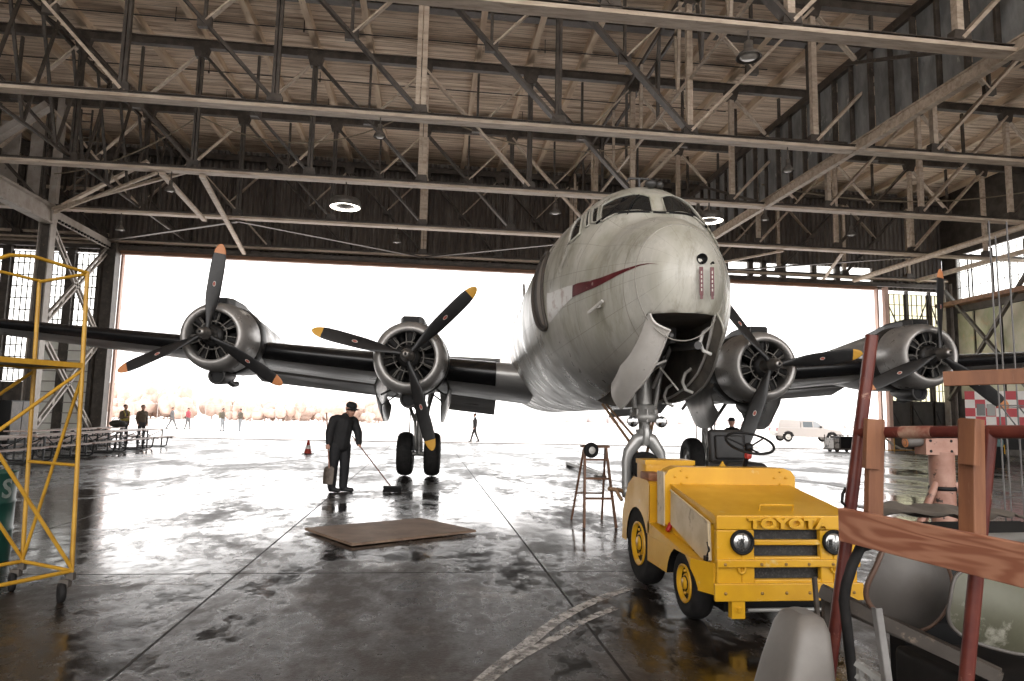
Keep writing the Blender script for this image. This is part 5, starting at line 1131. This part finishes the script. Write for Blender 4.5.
# ------------------------------------------------------------------ pickup truck outside
pk = thing('pickup_truck', 'white pickup truck parked on the bright apron outside', 'pickup truck', (32.3, 55.6, 0), -.11)
CARW = mat('car_white', (.42,.385,.36), rough=.25); GL = mat('car_glass', (.10,.12,.13), rough=.08); GL2 = mat('car_grey_glass', (.35,.36,.37), rough=.1)
m = MB(); W_ = 1.9
prof = [(-2.75,.55),(-2.78,.95),(-2.7,1.18),(-.2,1.2),(1.35,1.17),(2.5,1.05),(2.72,.95),(2.75,.55),(2.2,.42),(-2.2,.42)]
m.prism(prof, (0,-W_/2,0), (1,0,0), (0,0,1), (0,W_,0)); bo = m.build('body', [CARW, BLACK], pk)
for x in (-1.85,1.85):
    c = MB(); c.tube([(x,-1.1,.42),(x,1.1,.42)], .47, 24, mi=1, sm=False); cut(bo, c.build('wheel_cut', [CARW, BLACK], pk))
bevel(bo, .05, 3)
m = MB(); rr = []
for z, x0, x1, w_ in ((1.17,-.75,1.35,1.8),(1.45,-.72,1.0,1.68),(1.80,-.6,.55,1.5),(1.86,-.45,.4,1.4)): rr.append([(x0,-w_/2,z),(x1,-w_/2,z),(x1,w_/2,z),(x0,w_/2,z)])
m.loft(rr, caps=True, sm=False); cab = bevel(m.build('cab', CARW, pk), .03)
m = MB(); rr = []
for z, x0, x1, w_ in ((1.17,-2.68,-.78,1.8),(1.5,-2.62,-.78,1.72),(1.80,-2.5,-.78,1.6),(1.86,-2.4,-.8,1.5)): rr.append([(x0,-w_/2,z),(x1,-w_/2,z),(x1,w_/2,z),(x0,w_/2,z)])
m.loft(rr, caps=True, sm=False); cap_ = bevel(m.build('bed_canopy', CARW, pk), .03)
def sidewin(x0, x1, z0, z1, sk, g, par):
    w0 = .9-.06*(z0-1.17)/.28; m = MB()
    for s in (-1,1): m.add([(x0,s*(.9-(z0-1.17)*.215+.006),z0),(x1,s*(.9-(z0-1.17)*.215+.006),z0),(x1-sk,s*(.9-(z1-1.17)*.235+.006),z1),(x0,s*(.9-(z1-1.17)*.235+.006),z1)], [(0,1,2,3)])
    m.build('side_window', g, par)
sidewin(-.55,.25,1.24,1.70,0,GL,cab); sidewin(.32,1.1,1.24,1.70,.48,GL2,cab); sidewin(-1.6,-.95,1.24,1.72,0,GL2,cap_)
for x in (-1.85,1.85):
    for s in (-1,1):
        q = MB(); tyre(.40,.24,.24,q,(0,0,0)); o = q.build('wheel', [MATTE, WHITE], pk); o.location = (x,s*.83,.40); o.rotation_euler = (0,0,PI/2)
for s in (-1,1): MB().box((-2.77,s*.8,1.0), (.06,.16,.26)).build('tail_light', mat('tail_red', (.5,.03,.03), rough=.3), pk)
m = MB(); m.rbox((-2.85,0,.6), (.14,1.8,.18), .04); m.rbox((2.80,0,.58), (.14,1.8,.2), .04); m.build('bumper', GEARM, pk)
MB().box((.9,-1.0,1.28), (.12,.14,.14)).build('mirror', BLACK, pk)
# ------------------------------------------------------------------ landscape
def hazy(name, a, b, sc): return mat(name, a, b, rough=.9, scale=sc)  # distance haze is put into the base colour as a paler tone
TR = hazy('haze_toned_trees', (.46,.33,.27), (.60,.49,.43), .6)
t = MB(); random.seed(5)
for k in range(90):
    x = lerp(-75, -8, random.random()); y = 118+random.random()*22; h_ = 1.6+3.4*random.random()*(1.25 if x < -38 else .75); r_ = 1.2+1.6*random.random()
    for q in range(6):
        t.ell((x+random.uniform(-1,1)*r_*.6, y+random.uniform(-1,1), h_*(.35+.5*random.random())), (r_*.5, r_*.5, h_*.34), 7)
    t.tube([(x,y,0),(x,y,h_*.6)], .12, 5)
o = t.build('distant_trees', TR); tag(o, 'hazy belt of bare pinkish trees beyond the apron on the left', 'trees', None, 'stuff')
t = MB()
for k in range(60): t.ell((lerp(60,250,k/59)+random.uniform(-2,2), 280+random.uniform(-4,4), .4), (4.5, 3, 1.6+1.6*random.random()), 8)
o = t.build('distant_shore', hazy('haze_toned_shore', (.40,.33,.32), (.46,.40,.39), .3)); tag(o, 'faint pale line of low trees on the far right horizon', 'trees', None, 'stuff')
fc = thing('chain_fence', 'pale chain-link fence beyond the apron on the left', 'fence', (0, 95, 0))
FM = hazy('haze_toned_fence', (.38,.34,.32), (.42,.38,.36), 2)
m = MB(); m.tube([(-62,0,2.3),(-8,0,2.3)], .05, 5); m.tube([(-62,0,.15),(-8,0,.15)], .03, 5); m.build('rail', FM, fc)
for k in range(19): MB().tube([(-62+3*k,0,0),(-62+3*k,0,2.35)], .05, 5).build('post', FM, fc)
# ------------------------------------------------------------------ people: one continuous body each
def body(name, segs, mats, parent, voxel, extra=()):
    """segs: (p0, r0, p1, r1, material index, sideways stretch); blobs joined into one surface, coloured by the nearest segment"""
    m = MB()
    for p0, r0, p1, r1, mi, fl in segs:
        p0, p1 = V(*p0), V(*p1); n = 5; pts = [lerp(p0, p1, i/n) for i in range(n+1)]; rs = [lerp(r0, r1, i/n) for i in range(n+1)]
        d = (p1-p0).normalized() if (p1-p0).length > 1e-6 else V(0,0,1)
        m.tube([p0-d*r0*.7, p0-d*r0*.4]+pts+[p1+d*r1*.4, p1+d*r1*.7], [r0*.55, r0*.88]+rs+[r1*.88, r1*.55], 12, flat=fl)
    for c, r, mi in extra: m.ell(c, r, 12)
    o = m.build(name, mats, parent)
    r = o.modifiers.new('r', 'REMESH'); r.mode = 'VOXEL'; r.voxel_size = voxel
    s = o.modifiers.new('s', 'SMOOTH'); s.factor = .5; s.iterations = 3
    evaluated(o); me = o.data
    for k in mats:
        if k.name not in [x.name for x in me.materials if x]: me.materials.append(k)
    A = np.array([s[0] for s in segs]); B = np.array([s[2] for s in segs]); r0 = np.array([s[1] for s in segs]); r1 = np.array([s[3] for s in segs]); mi = [s[4] for s in segs]
    if extra:
        A = np.vstack([A, [e[0] for e in extra]]); B = np.vstack([B, [V(*e[0])+V(0,0,.001) for e in extra]]); r0 = np.append(r0, [min(e[1]) for e in extra]); r1 = np.append(r1, [min(e[1]) for e in extra]); mi = mi+[e[2] for e in extra]
    n = len(me.polygons); C_ = np.empty(n*3); me.polygons.foreach_get('center', C_); C_ = C_.reshape(n, 3)
    best = np.full(n, 1e9); idx = np.zeros(n, int); AB = B-A; L2 = np.maximum((AB*AB).sum(1), 1e-9)
    for i in range(len(A)):
        t = np.clip(((C_-A[i])@AB[i])/L2[i], 0, 1); d = np.linalg.norm(C_-(A[i]+t[:,None]*AB[i]), axis=1)-(r0[i]+(r1[i]-r0[i])*t); w = d < best; best[w] = d[w]; idx[w] = mi[i]
    me.polygons.foreach_set('material_index', idx.astype(np.int32)); me.polygons.foreach_set('use_smooth', np.ones(n, bool)); me.update(); return o
SKINM = mat('skin', (.50,.27,.19), (.42,.21,.15), rough=.5, scale=8); HAIR = mat('dark_hair', (.02,.016,.014), rough=.6)
NAVY = mat('black_work_jacket', (.008,.0075,.008), (.014,.013,.014), rough=.8, scale=9); TROU = mat('black_work_trousers', (.010,.010,.012), (.017,.016,.018), rough=.8, scale=9); SHOE = mat('black_boots', (.010,.009,.009), rough=.45); LENSM = mat('eye_dark', (.02,.015,.012), rough=.3)
def hand(c, grip, back, segs, mi, sc=1., side=1):
    """palm and five fingers closed round a handle that runs along 'grip'; 'back' points out of the back of the hand"""
    g, b = V(*grip).normalized(), V(*back).normalized(); f = b.cross(g).normalized()*side; c = V(*c)
    segs.append((c+b*.030*sc-g*.025*sc, .024*sc, c+b*.030*sc+g*.030*sc, .024*sc, mi, 1.))
    for k, (o, L) in enumerate(((-.036,.85),(-.012,1.),(.012,.95),(.036,.75))):
        p = c+b*.026*sc+g*o*sc+f*.012*sc
        segs.append((p, .0105*sc, p+f*.026*L*sc-b*.010*sc, .0098*sc, mi, 1.)); q = p+f*.026*L*sc-b*.010*sc; segs.append((q, .0096*sc, q-b*.036*L*sc-f*.006*sc, .009*sc, mi, 1.))
    p = c+b*.02*sc-g*.035*sc-f*.012*sc; segs.append((p, .012*sc, p-b*.030*sc-g*.006*sc+f*.004*sc, .0105*sc, mi, 1.)); q = p-b*.030*sc; segs.append((q, .0105*sc, q-b*.012*sc+f*.026*sc, .0095*sc, mi, 1.))
# the man sweeping
man = thing('person', 'person in dark work clothes and cap sweeping the wet floor with a broom', 'person', (-1.695, 14.13, 0))
S = []
hipL, hipR = (-.07,-.07,.93), (.08,.06,.93)
S += [((-.075,-.075,.90),.125,(-.115,-.06,.50),.098,1,1.),((-.115,-.06,.50),.098,(-.125,-.05,.11),.085,1,1.)]
S += [((.085,.06,.90),.125,(.10,.05,.50),.098,1,1.),((.10,.05,.50),.098,(.085,.06,.11),.085,1,1.)]
S += [((-.145,-.035,.055),.052,(.03,-.115,.042),.044,2,1.),((.06,.07,.055),.052,(.27,.0,.042),.044,2,1.)]
S += [((-.06,-.06,.90),.135,(.07,.05,.90),.135,1,1.),((.0,-.005,.93),.185,(.03,-.01,1.18),.185,0,1.),((.03,-.01,1.18),.19,(.06,-.02,1.38),.185,0,1.)]
S += [((-.09,-.10,1.43),.10,(.21,.08,1.41),.10,0,1.),((.06,-.01,1.40),.125,(.09,-.02,1.50),.09,0,1.)]
S += [((.09,-.02,1.49),.058,(.15,-.05,1.58),.056,3,1.)]
S += [((-.125,-.12,1.43),.095,(-.205,-.13,1.17),.083,0,1.),((-.205,-.13,1.17),.083,(-.20,-.16,.96),.062,0,1.),((-.20,-.16,.95),.03,(-.20,-.17,.91),.028,3,1.)]
S += [((.225,.10,1.41),.095,(.335,.07,1.17),.083,0,1.),((.335,.07,1.17),.083,(.37,-.06,.97),.062,0,1.),((.375,-.06,.96),.03,(.375,-.07,.93),.028,3,1.)]
# head looking down to the right: skull, jaw, nose, brow, ears
hc = V(.19,-.10,1.64); fd = V(.56,-.74,-.36).normalized(); rt_ = fd.cross(V(0,0,1)).normalized(); ud = rt_.cross(fd).normalized()
S += [(hc-fd*.02, .104, hc+ud*.02-fd*.005, .100, 3, 1.), (hc+fd*.03-ud*.055, .078, hc+fd*.045-ud*.105, .054, 3, 1.), (hc+fd*.098+ud*.005, .012, hc+fd*.124-ud*.028, .016, 3, 1.), (hc+fd*.078+ud*.018-rt_*.04, .016, hc+fd*.078+ud*.018+rt_*.04, .016, 3, 1.), (hc+fd*.082-ud*.062-rt_*.016, .012, hc+fd*.082-ud*.062+rt_*.016, .012, 3, 1.)]
for s in (-1,1): S += [(hc+rt_*s*.096-fd*.012+ud*.018, .017, hc+rt_*s*.094-fd*.008-ud*.022, .013, 3, 1.)]
hL, hR = V(-.205,-.185,.885), V(.375,-.085,.905)
bro0, bro1 = V(.265,-.03,1.06), V(1.045,-.01,.10); shv0, shv1 = V(-.285,-.11,1.56), V(-.165,-.22,.48)
hand(hL, shv1-shv0, (-.85,-.5,.1), S, 3, 1.05); hand(hR, bro1-bro0, (.2,.6,.75), S, 3, 1.05, -1)
body('body', S, [NAVY, TROU, SHOE, SKINM], man, .0105)
q = MB()
for s in (-1,1): q.ell(hc+fd*.096+ud*.004+rt_*s*.036, (.010,.010,.010), 8)
q.build('eyes', LENSM, man)
R4 = Matrix((rt_, fd, ud)).transposed()
q = MB(); prof = [(.109,.048),(.113,.062),(.108,.095),(.084,.128),(.04,.143),(.0,.145)]
q.lathe(prof, hc-fd*.012+ud*.0, ud, 20)
q.grid(lambda s, t: hc-fd*.012+ud*(.050-.012*t-.02*(2*s-1)**2)+(rt_*math.sin((s-.5)*2.2)+fd*math.cos((s-.5)*2.2))*(.106+.062*t), 10, 4); q.grid(lambda s, t: hc-fd*.012+ud*(.044-.012*t-.02*(2*s-1)**2)+(rt_*math.sin((s-.5)*2.2)+fd*math.cos((s-.5)*2.2))*(.106+.062*t), 10, 4)
q.build('cap', NAVY, man)
q = MB(); q.lathe([(.106,-.035),(.110,.0),(.111,.05)], hc-fd*.016, ud, 16, a0=PI*.5+.0, a1=PI*1.5); q.build('hair', HAIR, man)
def wpt(p): return V(-1.695,14.13,0)+p
bm_ = thing('push_broom', 'push broom with a long handle held by the sweeping man', 'broom')
m = MB(); m.tube([wpt(bro0-(bro1-bro0)*.05), wpt(bro1)], .0125, 8); m.build('handle', mat('reddish_handle', (.22,.10,.07), rough=.5), bm_)
m = MB(); m.rbox(wpt(V(1.06,-.01,.105)), (.36,.07,.05), .012, rot=rotm(0,0,-.12)); m.build('broom_head', BLACK, bm_)
m = MB()
for i in range(20):
    for j in range(3): x = -.165+.33*i/19; p = wpt(V(1.06,-.01,0))+rotm(0,0,-.12)@V(x,-.02+.02*j,0); m.tube([p+V(0,0,.085), p+V(x*.08,(-.02+.02*j)*.4,.004)], [.008,.010], 4)
tag(m.build('bristles', MATTE, bm_), kind=None)
sh = thing('lobby_shovel', 'long-handled shovel held upright in the sweeping man\'s other hand', 'shovel')
m = MB(); m.tube([wpt(shv0), wpt(shv1)], .0135, 8); m.build('handle', mat('worn_brown_handle', (.34,.17,.12), rough=.5), sh)
def bl(s, t):
    a = 2*s-1; w = .115*(1-.25*max(0, t-.75)*4*.3) if t > .12 else .05+.54*t; p = lerp(V(-.17,-.215,.50), V(-.185,-.235,.17), t); return wpt(p+V(a*w*.9, -a*w*.35+.03*a*a, .02*a*a*(1-t)))
m = MB(); m.grid(bl, 8, 10); m.grid(lambda s, t: V(*bl(s, t))+V(.004,.012,0), 8, 10); m.build('blade', mat('dirty_shovel', (.16,.125,.10), (.09,.07,.055), rough=.5, scale=12, metal=.3), sh)
# figures further off
def figure(name_lb, loc, rz, top, legs, stride, arms, shoe=SHOE, hair=True, cap=None, h=1.75, vest=None, pack=None, voxel=.02):
    """stands facing local -y; stride: half step length; arms: hand positions (left, right)"""
    t = thing('person', name_lb, 'person', loc, rz); k = h/1.75; S = []
    def P(x, y, z): return (x*k, y*k, z*k)
    for s, yy in ((-1, stride), (1, -stride)):
        kn = P(s*.10, yy*.45-.03*abs(stride)*8*.2-.02, .50); an = P(s*.10, yy, .10)
        S += [(P(s*.09,0,.90), .095, kn, .068, 1, 1.), (kn, .068, an, .050, 1, 1.), (P(s*.10, yy+.05, .05), .046, P(s*.11, yy-.15, .04), .038, 2, 1.)]
    S += [(P(-.06,0,.94), .11, P(.06,0,.94), .11, 1, 1.), (P(-.035,0,1.0), .125, P(-.04,-.01,1.3), .135, 0, 1.), (P(.035,0,1.0), .125, P(.04,-.01,1.3), .135, 0, 1.), (P(-.15,0,1.40), .075, P(.15,0,1.40), .075, 0, 1.), (P(0,.0,1.38), .10, P(0,-.01,1.46), .075, 0, 1.), (P(0,-.01,1.46), .052, P(0,-.025,1.54), .050, 3, 1.)]
    for s, hp in ((-1, arms[0]), (1, arms[1])):
        hx, hy, hz = hp; el = (s*.235, hy*.25+.05, 1.13); 
        S += [(P(s*.19,0,1.39), .068, P(*el), .056, 0, 1.), (P(*el), .056, P(hx,hy,hz), .042, 0, 1.)]
        d = (V(hx,hy,hz)-V(*el)).normalized(); a = V(hx,hy,hz)
        S += [(tuple((a+d*.03)*k), .032, tuple((a+d*.075)*k), .030, 3, 1.)]
        for f in range(4): o = d.cross(V(0,0,1) if abs(d.z) < .9 else V(0,1,0)).normalized()*(-.027+.018*f); S += [(tuple((a+d*.09+o)*k), .0095, tuple((a+d*(.15-.006*abs(f-1.3))+o*1.1+V(0,-.012,0))*k), .0085, 3, 1.)]
        o = d.cross(V(0,0,1) if abs(d.z) < .9 else V(0,1,0)).normalized()*-.035; S += [(tuple((a+d*.05+o)*k), .011, tuple((a+d*.10+o*1.5+V(0,-.02,0))*k), .009, 3, 1.)]
    S += [(P(0,-.03,1.62), .086, P(0,-.03,1.66), .086, 3, 1.), (P(0,-.055,1.585), .058, P(0,-.075,1.56), .04, 3, 1.), (P(0,-.115,1.63), .013, P(0,-.128,1.605), .014, 3, 1.), (P(-.088,-.02,1.64), .014, P(-.086,-.02,1.60), .012, 3, 1.), (P(.088,-.02,1.64), .014, P(.086,-.02,1.60), .012, 3, 1.)]
    o = body('body', S, [top, legs, shoe, SKINM], t, voxel)
    q = MB()
    for s in (-1,1): q.ell(P(s*.032,-.112,1.64), (.010,.008,.008), 6)
    q.build('eyes', LENSM, t)
    if cap is not None:
        q = MB(); q.lathe([(.095*k,.0),(.097*k,.02),(.085*k,.07),(.05*k,.1),(0,.105*k)], P(0,-.025,1.665), (0,.0,1), 14); q.box(P(0,-.14,1.665), (.13*k,.09*k,.012)); q.build('cap', cap, t)
    elif hair:
        q = MB(); q.ell(P(0,-.008,1.675), (.094*k,.096*k,.082*k), 12); q.build('hair', HAIR, t)
    if vest is not None:
        q = MB()
        for s in (-1,1): q.tube([P(s*.09,-.135,1.02), P(s*.10,-.145,1.30), P(s*.11,-.04,1.475), P(s*.10,.13,1.30), P(s*.09,.125,1.02)], .028, 6)
        q.lathe([(.165*k,.0),(.170*k,.03),(.170*k,.09),(.165*k,.12)], P(0,-.005,1.02), (0,0,1), 18); q.build('safety_vest', vest, t)
    if pack is not None:
        q = MB(); q.rbox(P(0,.21,1.22), (.30*k,.18*k,.44*k), .06*k); q.build('backpack', pack, t)
    return t
OLIVE = mat('olive_jacket', (.15,.10,.065), (.10,.075,.05), rough=.8, scale=8); KHAKI = mat('khaki_jacket', (.13,.11,.085), rough=.8); GREYJ = mat('grey_jacket', (.13,.125,.125), rough=.8); REDJ = mat('pink_red_jacket', (.36,.06,.08), rough=.7); JEAN = mat('pale_jeans', (.27,.29,.31), rough=.8); DKTR = mat('dark_trousers', (.045,.042,.045), rough=.8); GRTR = mat('grey_trousers', (.12,.12,.125), rough=.8); VESTM = mat('yellow_vest', (.42,.33,.06), rough=.6); PACKM = mat('olive_pack', (.28,.25,.16), rough=.8)
HANG = ((-.22,-.06,.90), (.22,-.06,.90)); FOLD = ((-.10,-.26,1.16), (.12,-.26,1.14)); PHONE = ((-.12,-.28,1.18), (.20,-.05,.92))
figure('person in brown jacket with yellow vest standing behind the picnic tables', (-13.55,33.0,0), 1.1, OLIVE, DKTR, .03, PHONE, vest=VESTM)
figure('person in plain dark brown jacket standing behind the picnic tables', (-12.95,33.4,0), .9, OLIVE, DKTR, .03, HANG)
figure('person in grey coat striding across the apron', (-20.4,58.5,0), 1.5, GREYJ, GRTR, .36, HANG, voxel=.026)
figure('person in pink red jacket walking on the apron', (-18.95,57.8,0), 1.3, REDJ, GRTR, .16, PHONE, voxel=.026)
figure('person with a pale olive backpack and light jeans on the apron', (-15.3,54.3,0), 1.3, KHAKI, JEAN, .05, PHONE, pack=PACKM, voxel=.026)
figure('person in khaki jacket and light jeans with folded arms on the apron', (-14.2,55.0,0), -.6, KHAKI, JEAN, .07, FOLD, voxel=.026)
figure('person in dark clothes walking past the doorway right of the main wheels', (2.95,42.0,0), -1.45, DKTR, DKTR, .26, HANG, voxel=.024)
figure('person in black coat and cap standing by the main gear behind the tractor seat', (8.28,17.9,0), -1.0, NAVY, TROU, .03, HANG, cap=NAVY, h=1.66)
# ------------------------------------------------------------------ daylight and camera
w = bpy.data.worlds.new('World'); scene.world = w; w.use_nodes = True
nt = w.node_tree; bg = nt.nodes['Background']
tc = newnode(nt, 'ShaderNodeTexCoord'); sp = newnode(nt, 'ShaderNodeSeparateXYZ'); nt.links.new(tc.outputs['Generated'], sp.inputs[0])
rp = newnode(nt, 'ShaderNodeValToRGB'); e = rp.color_ramp.elements
e[0].position = .0; e[0].color = (1.0, .965, .94, 1); e[1].position = .5; e[1].color = (1., .99, .98, 1)
nt.links.new(sp.outputs[2], rp.inputs['Fac']); nt.links.new(rp.outputs['Color'], bg.inputs['Color']); bg.inputs['Strength'].default_value = 1.0
cam = bpy.data.cameras.new('camera'); co = bpy.data.objects.new('camera', cam); COL.objects.link(co); scene.camera = co
cam.sensor_fit = 'HORIZONTAL'; cam.sensor_width = 36.; cam.lens = 683/1024*36.; cam.clip_start = .05; cam.clip_end = 900
yaw, pitch, roll = .1211, .1118, .0217
fwd = Vector((math.sin(yaw)*math.cos(pitch), math.cos(yaw)*math.cos(pitch), math.sin(pitch))); rt = Vector((math.cos(yaw), -math.sin(yaw), 0)); up = rt.cross(fwd)
r2 = math.cos(roll)*rt+math.sin(roll)*up; u2 = -math.sin(roll)*rt+math.cos(roll)*up
co.matrix_world = Matrix(((r2.x, u2.x, -fwd.x, 0), (r2.y, u2.y, -fwd.y, 0), (r2.z, u2.z, -fwd.z, 1.55), (0,0,0,1)))
vs = scene.view_settings; scene.display_settings.display_device = 'sRGB'; vs.view_transform = 'Standard'; vs.look = 'None'; vs.gamma = 1.; vs.use_curve_mapping = False; vs.exposure = 1.95
scene.cycles.max_bounces = 8; scene.cycles.diffuse_bounces = 5; scene.cycles.glossy_bounces = 4; scene.cycles.transmission_bounces = 4; scene.cycles.transparent_max_bounces = 8
scene.cycles.caustics_reflective = True; scene.cycles.caustics_refractive = False; scene.cycles.blur_glossy = 1.; scene.cycles.sample_clamp_indirect = 4.; scene.cycles.use_denoising = True
